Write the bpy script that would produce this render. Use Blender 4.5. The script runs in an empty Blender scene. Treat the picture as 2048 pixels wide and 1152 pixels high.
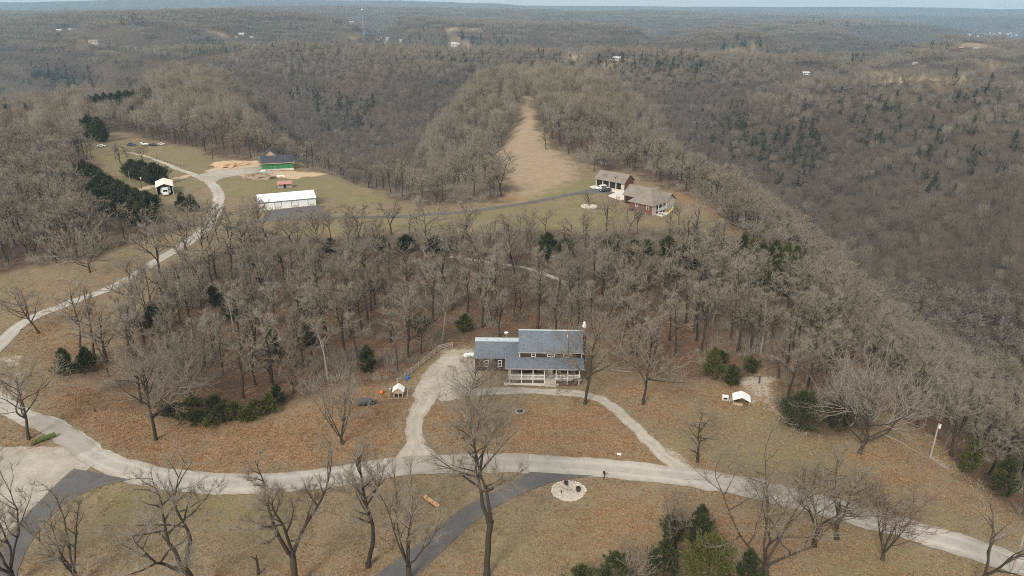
import bpy, bmesh, math, random
import numpy as np
from mathutils import Matrix, Vector
rnd = random.Random(7)
rng = np.random.default_rng(7)
S = bpy.context.scene
COL = S.collection
PI = math.pi
rad = math.radians

# ------------------------------------------------------------------ camera
F, CAMZ, PITCH, ROLL = 1450.0, 75.0, rad(21.5), rad(0.42)
cam = bpy.data.cameras.new('camera')
cam.sensor_width = 36; cam.lens = 36 * F / 2048
cam.clip_start = 1; cam.clip_end = 60000
camo = bpy.data.objects.new('camera', cam); COL.objects.link(camo)
up0 = Vector((0, math.sin(PITCH), math.cos(PITCH))); xr = Vector((1, 0, 0))
fw = Vector((0, math.cos(PITCH), -math.sin(PITCH)))
rx = xr * math.cos(ROLL) + up0 * math.sin(ROLL)
ux = up0 * math.cos(ROLL) - xr * math.sin(ROLL)
camo.matrix_world = Matrix(((rx.x, ux.x, -fw.x, 0), (rx.y, ux.y, -fw.y, 0), (rx.z, ux.z, -fw.z, CAMZ), (0, 0, 0, 1)))
S.camera = camo

# ------------------------------------------------------------------ light
SUN_EL, SUN_AZ = 38, 205          # degrees; azimuth clockwise from +Y
W = bpy.data.worlds.new('World'); S.world = W; W.use_nodes = True
nt = W.node_tree; nt.nodes.clear()
sky = nt.nodes.new('ShaderNodeTexSky'); sky.sky_type = 'NISHITA'; sky.sun_disc = False
sky.sun_elevation = rad(SUN_EL); sky.sun_rotation = rad(SUN_AZ)
sky.air_density = 1.0; sky.dust_density = 2.5; sky.ozone_density = 1.0
hs = nt.nodes.new('ShaderNodeHueSaturation'); hs.inputs['Saturation'].default_value = 0.22
cl = nt.nodes.new('ShaderNodeMix'); cl.data_type = 'RGBA'; cl.inputs[0].default_value = 0.6
cl.inputs[7].default_value = (11.2, 11.0, 10.5, 1)      # even pale cloud deck
bg = nt.nodes.new('ShaderNodeBackground'); bg.inputs['Strength'].default_value = 0.1
wo = nt.nodes.new('ShaderNodeOutputWorld')
nt.links.new(sky.outputs[0], hs.inputs['Color']); nt.links.new(hs.outputs[0], cl.inputs[6])
nt.links.new(cl.outputs[2], bg.inputs[0]); nt.links.new(bg.outputs[0], wo.inputs[0])
sun = bpy.data.lights.new('sun', 'SUN'); sun.energy = 2.5; sun.angle = rad(15); sun.color = (1, 0.94, 0.86)
suno = bpy.data.objects.new('sun', sun); COL.objects.link(suno)
suno.rotation_euler = (rad(90 - SUN_EL), 0, rad(180 - SUN_AZ)); suno.location = (0, -50, 200)
S.view_settings.view_transform = 'Standard'; S.view_settings.look = 'None'
S.view_settings.exposure = 0.3; S.view_settings.gamma = 1.0; S.view_settings.use_curve_mapping = False
S.render.engine = 'CYCLES'
cy = S.cycles
cy.use_denoising = False; cy.filter_width = 1.0; cy.max_bounces = 5; cy.diffuse_bounces = 3; cy.glossy_bounces = 2; cy.transmission_bounces = 2
cy.volume_bounces = 1; cy.transparent_max_bounces = 4; cy.caustics_reflective = False; cy.caustics_refractive = False; cy.sample_clamp_indirect = 1.5; cy.sample_clamp_direct = 8

# ------------------------------------------------------------------ numbers: noise, terrain, pixel -> ground
def _hash(ix, iy, s):
    n = (ix.astype(np.int64) * 374761393 + iy.astype(np.int64) * 668265263 + s * 974634541) & 0x7fffffff
    n = ((n ^ (n >> 13)) * 1274126177) & 0x7fffffff
    return ((n ^ (n >> 16)) & 0xffff) / 65535.0
def vnoise(x, y, s=0):
    x = np.asarray(x, float); y = np.asarray(y, float)
    ix = np.floor(x); iy = np.floor(y); fx = x - ix; fy = y - iy
    fx = fx * fx * fx * (fx * (fx * 6 - 15) + 10); fy = fy * fy * fy * (fy * (fy * 6 - 15) + 10)
    a = _hash(ix, iy, s); b = _hash(ix + 1, iy, s); c = _hash(ix, iy + 1, s); d = _hash(ix + 1, iy + 1, s)
    return (a + (b - a) * fx) * (1 - fy) + (c + (d - c) * fx) * fy
def fbm(x, y, o=4, s=0):
    t = 0; a = .5; n = 0
    for k in range(o):
        t = t + a * vnoise(np.asarray(x) * 2 ** k + 17 * k, np.asarray(y) * 2 ** k - 9 * k, s + k); n += a; a *= .5
    return t / n
def sstep(a, b, x):
    t = np.clip((x - a) / (b - a), 0, 1); return t * t * (3 - 2 * t)
def seg_dist(x, y, pts):
    best = np.full(np.shape(x), 1e18); par = np.zeros(np.shape(x))
    for i in range(len(pts) - 1):
        ax, ay = pts[i][:2]; bx, by = pts[i + 1][:2]; dx, dy = bx - ax, by - ay
        t = np.clip(((x - ax) * dx + (y - ay) * dy) / (dx * dx + dy * dy), 0, 1)
        d = (x - ax - t * dx) ** 2 + (y - ay - t * dy) ** 2
        m = d < best; best = np.where(m, d, best); par = np.where(m, i + t, par)
    return np.sqrt(best), par
# valleys: x, y, depth, half width
VALLEYS = [
    [(330, -150, 45, 210), (265, 60, 52, 190), (232, 200, 72, 165), (222, 400, 86, 152), (215, 600, 92, 155), (165, 800, 96, 170), (30, 960, 98, 190)],
    [(-48, 340, 14, 45), (-78, 430, 48, 84), (-125, 600, 78, 118), (-190, 880, 98, 190)],
    [(620, 1010, 60, 180), (330, 930, 82, 190), (30, 960, 98, 200), (-190, 900, 100, 210), (-480, 1000, 102, 165), (-900, 1180, 98, 210), (-1500, 1500, 95, 350)],
    [(-900, 1180, 98, 190), (-650, 1470, 84, 165), (-440, 1780, 60, 160), (-150, 1900, 40, 150)],
    [(900, 1000, 40, 150), (640, 880, 70, 150), (400, 900, 86, 160)],
    [(900, 560, 30, 120), (640, 590, 55, 110), (420, 560, 74, 110), (218, 560, 90, 120)],
    [(-378, 575, 22, 62), (-430, 700, 64, 125), (-520, 880, 90, 170), (-560, 1040, 100, 200)],
    [(-700, 560, 30, 140), (-800, 800, 60, 200), (-900, 1200, 80, 240)],
    [(220, 620, 88, 125), (380, 690, 70, 130), (620, 730, 50, 150)],
    [(232, 330, 78, 95), (330, 420, 52, 90), (450, 460, 26, 80)],
    [(600, 1400, 60, 260), (300, 1700, 70, 300), (0, 1900, 70, 320), (-500, 2000, 60, 330)],
    [(1500, 1500, 85, 420), (900, 2000, 90, 450), (500, 2700, 95, 500), (900, 3800, 100, 700)],
    [(1250, 1950, 60, 420), (1500, 2400, 100, 620), (2200, 3500, 115, 900), (3000, 5000, 110, 1100)],
    [(-3600, 4600, 70, 900), (-2570, 5200, 80, 800), (-1500, 6400, 60, 800)],
    [(-2600, 2600, 80, 700), (-1400, 2900, 70, 500), (-600, 3300, 80, 600), (200, 3300, 80, 600)],
]
# hills: azimuth pixel u, distance, height, radius along, radius across
HILLS = [(165, 2500, 52, 330, 380), (395, 2350, 44, 300, 360), (-60, 2700, 10, 400, 400), (640, 4700, 42, 500, 900), (760, 5200, 30, 500, 900),
         (1500, 2900, 0, 400, 500), (480, 9500, 105, 900, 1500), (330, 9500, 84, 900, 1200), (620, 9200, 86, 800, 900), (800, 9300, 92, 800, 700), (700, 9000, 70, 700, 700),
         (880, 9800, 84, 800, 700), (960, 10300, 66, 800, 900), (160, 10500, 40, 900, 1800), (1240, 11000, 38, 600, 2200), (1800, 11200, 52, 600, 3000),
         (1450, 8200, 14, 700, 1200), (1700, 4300, -4, 500, 700)]
def H(x, y):
    x = np.asarray(x, float); y = np.asarray(y, float)
    d = np.hypot(x, y)
    z = (fbm(x / 30, y / 30, 2, 3) - .5) * 1.0 * (1 - sstep(600, 1200, d))
    z = z + (fbm(x / 130, y / 130, 3, 5) - .5) * 14 * sstep(420, 800, d)
    f = sstep(1000, 2000, d)
    n = fbm(x / 900 + 3, y / 620 + 1, 4, 11)
    z = z + f * (-95 * (1 - sstep(.0, .38, np.abs(n - .5) * 2.4)) + (fbm(x / 420, y / 420, 3, 15) - .5) * 30 + 12)
    n2 = fbm(x / 3000 + 8, y / 1700 + 5, 3, 31)
    z = z + sstep(2600, 6500, d) * ((n2 - .5) * 120 - 22) + 28 * sstep(9900, 11600, d)
    z = z - .8 * np.exp(-((x - 59) ** 2 + (y - 268) ** 2) / 90) - .7 * np.exp(-((x + 103) ** 2 + (y - 343) ** 2) / 60)
    z = z + 13 * np.exp(-((x - 22) / 120) ** 2 - ((y - 655) / 105) ** 2)
    dep = np.zeros_like(z)
    wob = 1 + (fbm(x / 160, y / 160, 2, 21) - .5) * .55
    for v in VALLEYS:
        dist, par = seg_dist(x, y, v)
        i = np.clip(par.astype(int), 0, len(v) - 2); t = par - i
        D = np.array([p[2] for p in v], float); Wd = np.array([p[3] for p in v], float)
        dd = D[i] * (1 - t) + D[i + 1] * t; ww = (Wd[i] * (1 - t) + Wd[i + 1] * t) * wob
        q = np.clip(dist / ww, 0, 1)
        k = dd * np.where(q < .32, 1 - .55 * q * q / .32 , (1 - .55 * .32) * (1 - sstep(.12, 1.0, q)) / (1 - sstep(.12, 1.0, .32)))
        dep = np.maximum(dep, k) + np.minimum(dep, k) * .15
    z = z - dep + 22 * np.exp(-((x - 520) / 190) ** 2 - ((y - 645) / 48) ** 2) + 16 * np.exp(-((x - 480) / 150) ** 2 - ((y - 800) / 55) ** 2) + 16 * np.exp(-((x + 330) / 170) ** 2 - ((y - 1230) / 60) ** 2)
    for (u, R, hh, ra, rc) in HILLS:
        a = math.atan((u - 1024) / F / 1.075)
        cx, cyy = R * math.sin(a), R * math.cos(a)
        px = x * math.sin(a) + y * math.cos(a) - R; py = x * math.cos(a) - y * math.sin(a)
        w = np.exp(-(px / ra) ** 2 - (py / rc) ** 2)
        z = z * (1 - w) + hh * w

    return z
def h(x, y): return float(H(np.array([x]), np.array([y]))[0])
def ray(u, v):
    x = u - 1024.; y = -(v - 576.)
    c, s = math.cos(ROLL), math.sin(ROLL)
    x, y = c * x - s * y, s * x + c * y
    return np.array([x, F * math.cos(PITCH) + y * math.sin(PITCH), -F * math.sin(PITCH) + y * math.cos(PITCH)])
def G0(u, v, z=0.0):
    d = ray(u, v); t = (z - CAMZ) / d[2]; return d[0] * t, d[1] * t
_T = np.concatenate([np.linspace(60, 900, 1200), np.geomspace(902, 11500, 2500)])
def G(u, v):
    """ground point seen at photo pixel u, v"""
    d = ray(u, v); hl = math.hypot(d[0], d[1])
    X = d[0] / hl * _T; Y = d[1] / hl * _T; Z = CAMZ + d[2] / hl * _T
    g = np.nonzero(Z < H(X, Y))[0]
    i = g[0] if len(g) else len(_T) - 1
    return float(X[i]), float(Y[i])
def topz(x, y, u, v):
    d = ray(u, v); return CAMZ + d[2] * math.hypot(x, y) / math.hypot(d[0], d[1])
def ppm(x, y, z=0):   # photo pixels per metre
    return F / (y * math.cos(PITCH) + (CAMZ - z) * math.sin(PITCH))
def project(x, y, z):
    r = np.stack([np.asarray(x), np.asarray(y), np.asarray(z) - CAMZ])
    a = rx.x * r[0] + rx.y * r[1] + rx.z * r[2]; b = ux.x * r[0] + ux.y * r[1] + ux.z * r[2]; c = fw.x * r[0] + fw.y * r[1] + fw.z * r[2]
    return 1024 + F * a / c, 576 - F * b / c, c
def poly0(pts): return np.array([G0(*p) for p in pts])
def polyG(pts): return np.array([G(*p) for p in pts])
def inside(x, y, P):
    r = np.zeros(np.shape(x), bool); n = len(P); j = n - 1
    for i in range(n):
        xi, yi = P[i]; xj, yj = P[j]
        c = ((yi > y) != (yj > y)) & (x < (xj - xi) * (y - yi) / (yj - yi + 1e-12) + xi)
        r ^= c; j = i
    return r
def sdist(x, y, P):
    """signed distance, positive inside"""
    d, _ = seg_dist(x, y, list(P) + [P[0]])
    return np.where(inside(x, y, P), d, -d)
def catmull(pts, n=6):
    P = np.array(pts, float); out = []
    for i in range(len(P) - 1):
        p0 = P[max(i - 1, 0)]; p1 = P[i]; p2 = P[i + 1]; p3 = P[min(i + 2, len(P) - 1)]
        for t in np.arange(n) / n:
            out.append(.5 * ((2 * p1) + (p2 - p0) * t + (2 * p0 - 5 * p1 + 4 * p2 - p3) * t * t + (3 * p1 - p0 - 3 * p2 + p3) * t ** 3))
    out.append(P[-1]); return np.array(out)

# ------------------------------------------------------------------ materials
class NT:
    def __init__(s, m):
        s.t = m.node_tree; s.n = s.t.nodes; s.l = s.t.links
    def new(s, typ, **kw):
        n = s.n.new(typ)
        for k, v in kw.items(): setattr(n, k, v)
        return n
    def set(s, sock, v):
        if hasattr(v, 'is_linked') or isinstance(v, bpy.types.NodeSocket): s.l.new(v, sock)
        else: sock.default_value = v
    def noise(s, vec, scale, detail=3, rough=.55, dist=0):
        n = s.new('ShaderNodeTexNoise'); s.l.new(vec, n.inputs['Vector']); n.inputs['Scale'].default_value = scale
        n.inputs['Detail'].default_value = detail; n.inputs['Roughness'].default_value = rough; n.inputs['Distortion'].default_value = dist
        return n.outputs['Fac']
    def vor(s, vec, scale, out='Color'):
        n = s.new('ShaderNodeTexVoronoi'); s.l.new(vec, n.inputs['Vector']); n.inputs['Scale'].default_value = scale
        return n.outputs[out]
    def math(s, op, a, b=0.0, clamp=False):
        n = s.new('ShaderNodeMath', operation=op, use_clamp=clamp); s.set(n.inputs[0], a); s.set(n.inputs[1], b); return n.outputs[0]
    def ramp(s, v, lo, hi):
        n = s.new('ShaderNodeMapRange', interpolation_type='SMOOTHSTEP'); s.set(n.inputs[0], v)
        n.inputs[1].default_value = lo; n.inputs[2].default_value = hi; return n.outputs[0]
    def mix(s, f, a, b, mode='MIX'):
        n = s.new('ShaderNodeMix', data_type='RGBA', blend_type=mode); s.set(n.inputs[0], f); s.set(n.inputs[6], a); s.set(n.inputs[7], b); return n.outputs[2]
    def sep(s, c):
        n = s.new('ShaderNodeSeparateColor'); s.l.new(c, n.inputs[0]); return n.outputs
    def attr(s, name):
        n = s.new('ShaderNodeAttribute', attribute_name=name); return n.outputs['Color']
    def pos(s): return s.new('ShaderNodeNewGeometry').outputs['Position']
    def bump(s, hgt, strength=.3, dist=.05):
        n = s.new('ShaderNodeBump'); n.inputs['Strength'].default_value = strength; n.inputs['Distance'].default_value = dist; s.l.new(hgt, n.inputs['Height']); return n.outputs[0]
def c4(c): return (c[0], c[1], c[2], 1)
def newmat(name):
    m = bpy.data.materials.new(name); m.use_nodes = True
    b = m.node_tree.nodes['Principled BSDF']; b.inputs['Roughness'].default_value = .9
    b.inputs['Specular IOR Level'].default_value = .2
    return m, NT(m), b
def mat(name, c1, c2=None, scale=2.0, rough=.85, spec=.2, metal=0, detail=4, fine=0, bump=0, obj=True):
    m, t, b = newmat(name)
    b.inputs['Roughness'].default_value = rough; b.inputs['Specular IOR Level'].default_value = spec; b.inputs['Metallic'].default_value = metal
    if c2 is None: c2 = tuple(x * .78 for x in c1)
    p = t.new('ShaderNodeTexCoord').outputs['Object'] if obj else t.pos()
    f = t.noise(p, scale, detail, .6)
    f = t.ramp(f, .32, .68)
    col = t.mix(f, c4(c1), c4(c2))
    if fine:
        g = t.ramp(t.noise(p, fine, 2), .3, .7)
        col = t.mix(.45, col, t.mix(g, c4([x * .6 for x in c1]), c4([min(.9, x * 1.35) for x in c1])))
    t.l.new(col, b.inputs['Base Color'])
    if bump: t.l.new(t.bump(f, bump, .03), b.inputs['Normal'])
    return m
def bark_mat(name, dark, light, spread=.35, patch=True):
    """bark / twig colour differing from tree to tree"""
    m, t, b = newmat(name)
    oi = t.new('ShaderNodeObjectInfo')
    p = t.pos()
    base = t.mix(oi.outputs['Random'], c4(dark), c4(light))
    r2 = t.math('FRACT', t.math('MULTIPLY', oi.outputs['Random'], 7.31)); r3 = t.math('FRACT', t.math('MULTIPLY', oi.outputs['Random'], 13.7))
    base = t.mix(t.math('MULTIPLY', r2, .40), base, c4((light[0] * .86, light[1] * .70, light[2] * .60))); base = t.mix(t.math('MULTIPLY', t.ramp(r3, .6, 1.0), .5), base, c4((light[0] * 1.12, light[1] * 1.16, light[2] * 1.20)))
    f = t.noise(p, 1.1, 3)
    col = t.mix(t.math('MULTIPLY', f, spread), base, c4([x * 1.7 for x in light]))
    if patch:
        g = t.ramp(t.noise(p, .011, 3), .42, .62)
        col = t.mix(t.math('MULTIPLY', g, .55), col, c4((light[0] * .94, light[1] * .88, light[2] * .82)))
    t.l.new(col, b.inputs['Base Color']); b.inputs['Roughness'].default_value = 1; b.inputs['Specular IOR Level'].default_value = .05
    return m
M = {}
M['bark'] = bark_mat('bark_dark', (.034, .028, .022), (.066, .055, .043), .25, False)
M['twig'] = bark_mat('twig_grey_brown', (.120, .104, .079), (.232, .206, .162), .34)
M['twig_red'] = bark_mat('twig_reddish', (.15, .105, .085), (.18, .13, .105), .2, False)
M['bark_pale'] = bark_mat('bark_pale', (.165, .145, .115), (.235, .21, .172), .3, False)
M['twig_far'] = bark_mat('twig_far', (.152, .132, .100), (.218, .192, .149), .3)
M['twig_slope'] = bark_mat('twig_brown_slope', (.098, .080, .060), (.152, .127, .097), .3)
def leaf_mat(name, a, b_):
    m, t, b = newmat(name)
    oi = t.new('ShaderNodeObjectInfo'); p = t.pos()
    col = t.mix(oi.outputs['Random'], c4(a), c4(b_))
    f = t.ramp(t.noise(p, 1.3, 3), .35, .7)
    col = t.mix(t.math('MULTIPLY', f, .55), col, c4((b_[0] * 1.5, b_[1] * 1.35, b_[2] * 1.1)))
    t.l.new(col, b.inputs['Base Color']); b.inputs['Roughness'].default_value = .8; b.inputs['Specular IOR Level'].default_value = .1
    return m
M['cedar'] = leaf_mat('cedar_foliage', (.034, .044, .022), (.058, .066, .030))
M['cedar_far'] = leaf_mat('cedar_foliage_far', (.030, .037, .021), (.056, .060, .033))
M['cedar_light'] = leaf_mat('cedar_foliage_olive', (.070, .080, .026), (.098, .104, .036))

# ground
def ground_mat():
    m, t, b = newmat('ground_cover'); p = t.pos()
    A = t.sep(t.attr('zone_a')); B = t.sep(t.attr('zone_b'))
    big = t.ramp(t.noise(p, .035, 4), .35, .65); mid = t.noise(p, .22, 4, .65); fine = t.noise(p, 2.2, 3, .7); vfine = t.noise(p, 6, 2, .6)
    vc = t.sep(t.vor(p, 7.0)); vc2 = t.sep(t.vor(p, 4.6)); clump = t.noise(p, .9, 3, .65)
    grass = t.mix(big, c4((.232, .182, .112)), c4((.195, .155, .092)))
    grass = t.mix(t.ramp(mid, .38, .68), grass, c4((.165, .118, .072)))
    grass = t.mix(t.math('MULTIPLY', t.ramp(fine, .42, .62), .5), grass, c4((.33, .26, .17)))
    grass = t.mix(t.math('MULTIPLY', t.ramp(vfine, .5, .62), .5), grass, c4((.085, .068, .042)))
    # green flush
    gf = t.math('MULTIPLY', A[1], t.ramp(t.math('ADD', mid, t.math('MULTIPLY', fine, .35)), .42, .75))
    col = t.mix(gf, grass, t.mix(vc2[0], c4((.150, .145, .062)), c4((.215, .195, .095))))
    # pale dry field with mowing stripes
    sx = t.new('ShaderNodeSeparateXYZ'); t.l.new(p, sx.inputs[0])
    ang = t.math('ADD', t.math('MULTIPLY', sx.outputs[0], .42), t.math('MULTIPLY', sx.outputs[1], .9))
    stripe = t.math('SINE', t.math('ADD', t.math('MULTIPLY', ang, 1.5), t.math('MULTIPLY', mid, 3.0)))
    dry = t.mix(t.ramp(mid, .3, .7), c4((.345, .265, .175)), c4((.285, .218, .142)))
    dry = t.mix(t.math('MULTIPLY', t.ramp(stripe, .2, .9), .35), dry, c4((.40, .32, .21)))
    dry = t.mix(t.math('MULTIPLY', vc[0], .3), dry, c4((.20, .135, .08)))
    col = t.mix(B[1], col, dry)
    # forest floor
    ff = t.mix(t.ramp(mid, .35, .65), c4((.118, .073, .052)), c4((.070, .049, .036)))
    ff = t.mix(t.math('MULTIPLY', vc[1], .45), ff, c4((.135, .085, .058)))
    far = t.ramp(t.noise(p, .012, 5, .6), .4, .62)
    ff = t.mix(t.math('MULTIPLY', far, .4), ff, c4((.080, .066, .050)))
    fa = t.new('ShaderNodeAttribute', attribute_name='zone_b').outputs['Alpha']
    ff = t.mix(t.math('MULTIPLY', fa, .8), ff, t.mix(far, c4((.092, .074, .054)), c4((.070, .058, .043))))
    col = t.mix(B[0], col, ff)
    # leaf litter: speckled
    speck = t.ramp(t.math('ADD', t.math('ADD', A[0], t.math('MULTIPLY', vc2[2], .40)), t.math('ADD', t.math('MULTIPLY', clump, .55), t.math('MULTIPLY', mid, .35))), .90, 1.25)
    drift = t.ramp(t.noise(p, .16, 4, .6), .36, .62)
    speck = t.math('MULTIPLY', speck, t.math('ADD', .45, t.math('MULTIPLY', drift, .55)))
    lf = t.mix(vc[0], c4((.255, .142, .072)), c4((.135, .080, .047)))
    lf = t.mix(t.ramp(vc2[1], .68, .8), lf, c4((.36, .225, .125)))
    col = t.mix(t.math('MULTIPLY', speck, .82), col, lf)
    # raw clay / dirt
    dt = t.mix(t.ramp(mid, .3, .7), c4((.50, .345, .215)), c4((.47, .39, .29)))
    dt = t.mix(t.math('MULTIPLY', t.ramp(fine, .4, .7), .4), dt, c4((.36, .22, .13)))
    df = t.ramp(t.math('ADD', A[2], t.math('MULTIPLY', t.math('SUBTRACT', fine, .5), .7)), .35, .7)
    col = t.mix(df, col, dt)
    # thin gravel wear
    gf2 = t.ramp(t.math('ADD', B[2], t.math('MULTIPLY', t.math('SUBTRACT', fine, .5), .9)), .4, .8)
    col = t.mix(gf2, col, t.mix(vc[1], c4((.33, .28, .215)), c4((.45, .40, .33))))
    t.l.new(col, b.inputs['Base Color'])
    b.inputs['Roughness'].default_value = 1; b.inputs['Specular IOR Level'].default_value = .05
    hgt = t.math('ADD', t.math('MULTIPLY', fine, 1.0), t.math('MULTIPLY', vc[0], .5))
    t.l.new(t.bump(hgt, .55, .16), b.inputs['Normal'])
    return m
M['ground'] = ground_mat()
def road_mat(name, c1, c2, edge, track=.35, fine=5, leaf=.3):
    m, t, b = newmat(name); p = t.pos(); R = t.sep(t.attr('across'))   # R 0..1 across the lane
    mid = t.noise(p, .35, 4, .68); fi = t.noise(p, fine, 3, .7); vc = t.sep(t.vor(p, 2.6))
    col = t.mix(t.ramp(mid, .33, .66), c4(c1), c4(c2))
    x = t.math('ABSOLUTE', t.math('SUBTRACT', R[0], .5))                 # 0 centre .5 edge
    tr = t.math('SUBTRACT', 1.0, t.math('MULTIPLY', t.math('ABSOLUTE', t.math('SUBTRACT', x, .23)), 8.0), True)
    col = t.mix(t.math('MULTIPLY', tr, track), col, c4([min(.8, v * 1.22) for v in c1]))
    ed = t.ramp(t.math('ADD', x, t.math('MULTIPLY', t.math('SUBTRACT', mid, .5), .30)), .42, .52)
    col = t.mix(t.math('MULTIPLY', ed, .7), col, c4(edge))
    col = t.mix(t.math('MULTIPLY', t.ramp(fi, .45, .7), .30), col, c4([v * .62 for v in c1]))
    col = t.mix(t.math('MULTIPLY', t.ramp(fi, .5, .25), .30), col, c4([min(.85, v * 1.3) for v in c1]))
    big = t.ramp(t.noise(p, .07, 3, .6), .4, .62); col = t.mix(t.math('MULTIPLY', big, .35), col, c4([v * .74 for v in c2]))
    lf = t.math('MULTIPLY', t.ramp(t.math('ADD', t.math('MULTIPLY', vc[0], .5), t.math('ADD', t.math('MULTIPLY', x, .5), t.math('MULTIPLY', mid, .55))), .86, 1.02), leaf)
    col = t.mix(lf, col, c4((.20, .13, .08)))
    t.l.new(col, b.inputs['Base Color']); t.l.new(t.bump(fi, .35, .04), b.inputs['Normal'])
    b.inputs['Roughness'].default_value = .95
    return m
M['road'] = road_mat('chip_seal_road', (.41, .38, .33), (.33, .305, .265), (.27, .22, .165), .6)
M['patch'] = road_mat('weathered_asphalt', (.34, .31, .265), (.29, .265, .23), (.26, .22, .17), .3)
M['gravel'] = road_mat('gravel', (.41, .37, .31), (.33, .29, .24), (.26, .205, .15), .5, 3.5, .7)
M['gravel_pale'] = road_mat('pale_gravel', (.40, .365, .31), (.32, .285, .235), (.33, .28, .22), .1, 2.5, .45)
M['asphalt'] = road_mat('dark_asphalt', (.098, .094, .092), (.13, .122, .115), (.16, .135, .105), .3, 4, .35)
M['concrete'] = mat('concrete', (.62, .57, .50), (.50, .45, .385), .8, .9, fine=5)

# ------------------------------------------------------------------ mesh helpers
def mesh_np(name, V, quads=None, tris=None, m=None, smooth=False):
    V = np.asarray(V, np.float32); me = bpy.data.meshes.new(name)
    nq = 0 if quads is None else len(quads); nr = 0 if tris is None else len(tris)
    loops = []
    if nq: loops.append(np.asarray(quads, np.int32).ravel())
    if nr: loops.append(np.asarray(tris, np.int32).ravel())
    L = np.concatenate(loops)
    me.vertices.add(len(V)); me.vertices.foreach_set('co', V.ravel())
    me.loops.add(len(L)); me.loops.foreach_set('vertex_index', L)
    me.polygons.add(nq + nr)
    st = np.concatenate([np.arange(nq, dtype=np.int32) * 4, nq * 4 + np.arange(nr, dtype=np.int32) * 3])
    me.polygons.foreach_set('loop_start', st)
    if smooth: me.polygons.foreach_set('use_smooth', np.ones(nq + nr, bool))
    me.update(calc_edges=True)
    if m: me.materials.append(m)
    return me
def add_obj(name, me, parent=None, loc=None, rz=None):
    o = bpy.data.objects.new(name, me); COL.objects.link(o)
    if parent: o.parent = parent
    if loc is not None: o.location = loc
    if rz is not None: o.rotation_euler = (0, 0, rz)
    return o
def tag(o, label=None, cat=None, group=None, kind=None):
    if label: o['label'] = label
    if cat: o['category'] = cat
    if group: o['group'] = group
    if kind: o['kind'] = kind
    return o
def thing(name, label, cat, loc=(0, 0, 0), rz=0, group=None):
    return tag(add_obj(name, None, None, loc, rz), label, cat, group)
class MB:
    def __init__(s): s.v = []; s.f = []
    def add(s, v, f):
        b = len(s.v); s.v += [tuple(p) for p in v]; s.f += [tuple(i + b for i in q) for q in f]; return s
    def box(s, x0, x1, y0, y1, z0, z1):
        return s.add([(x0, y0, z0), (x1, y0, z0), (x1, y1, z0), (x0, y1, z0), (x0, y0, z1), (x1, y0, z1), (x1, y1, z1), (x0, y1, z1)],
                     [(0, 3, 2, 1), (4, 5, 6, 7), (0, 1, 5, 4), (1, 2, 6, 5), (2, 3, 7, 6), (3, 0, 4, 7)])
    def slab(s, pts, t):
        n = len(pts); v = list(pts) + [(p[0], p[1], p[2] - t) for p in pts]
        f = [tuple(range(n)), tuple(range(2 * n - 1, n - 1, -1))] + [(i, n + i, n + (i + 1) % n, (i + 1) % n) for i in range(n)]
        return s.add(v, f)
    def prism(s, prof, y0, y1, axis='y'):
        """profile (a, z) swept along y (or x)"""
        n = len(prof)
        if axis == 'y': v = [(a, y0, z) for a, z in prof] + [(a, y1, z) for a, z in prof]
        else: v = [(y0, a, z) for a, z in prof] + [(y1, a, z) for a, z in prof]
        f = [tuple(range(n)), tuple(range(2 * n - 1, n - 1, -1))] + [(i, n + i, n + (i + 1) % n, (i + 1) % n) for i in range(n)]
        return s.add(v, f)
    def tube(s, p0, p1, r0, r1=None, n=8):
        r1 = r0 if r1 is None else r1
        p0 = Vector(p0); p1 = Vector(p1); d = (p1 - p0).normalized()
        a = d.cross(Vector((0, 0, 1)) if abs(d.z) < .9 else Vector((1, 0, 0))).normalized(); b = d.cross(a)
        v = []
        for p, r in ((p0, r0), (p1, r1)):
            for i in range(n):
                q = 2 * PI * i / n; v.append(p + (a * math.cos(q) + b * math.sin(q)) * r)
        f = [tuple(range(n - 1, -1, -1)), tuple(range(n, 2 * n))] + [(i, (i + 1) % n, n + (i + 1) % n, n + i) for i in range(n)]
        return s.add(v, f)
    def lathe(s, prof, c=(0, 0, 0), n=14):
        v = []
        for r, z in prof:
            for i in range(n): v.append((c[0] + r * math.cos(2 * PI * i / n), c[1] + r * math.sin(2 * PI * i / n), c[2] + z))
        f = [(k * n + i, k * n + (i + 1) % n, (k + 1) * n + (i + 1) % n, (k + 1) * n + i) for k in range(len(prof) - 1) for i in range(n)]
        f += [tuple(range(n - 1, -1, -1)), tuple(range((len(prof) - 1) * n, len(prof) * n))]
        return s.add(v, f)
    def blob(s, c, r, seed=0, rough=.25, sub=1):
        bm = bmesh.new(); bmesh.ops.create_icosphere(bm, subdivisions=sub, radius=1); q = random.Random(seed)
        for vv in bm.verts: vv.co *= 1 + q.uniform(-rough, rough)
        bm.verts.ensure_lookup_table()
        v = [(c[0] + p.co.x * r[0], c[1] + p.co.y * r[1], c[2] + p.co.z * r[2]) for p in bm.verts]; f = [tuple(x.index for x in g.verts) for g in bm.faces]
        bm.free(); return s.add(v, f)
    def build(s, name, m, parent=None, bevel=0, **kw):
        me = bpy.data.meshes.new(name); me.from_pydata(s.v, [], s.f); me.update()
        bm = bmesh.new(); bm.from_mesh(me); bmesh.ops.recalc_face_normals(bm, faces=bm.faces)
        if bevel: bmesh.ops.bevel(bm, geom=bm.edges[:], offset=bevel, segments=1, affect='EDGES', clamp_overlap=True)
        bm.to_mesh(me); bm.free()
        me.materials.append(M[m] if isinstance(m, str) else m)
        return add_obj(name, me, parent, **kw)

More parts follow.
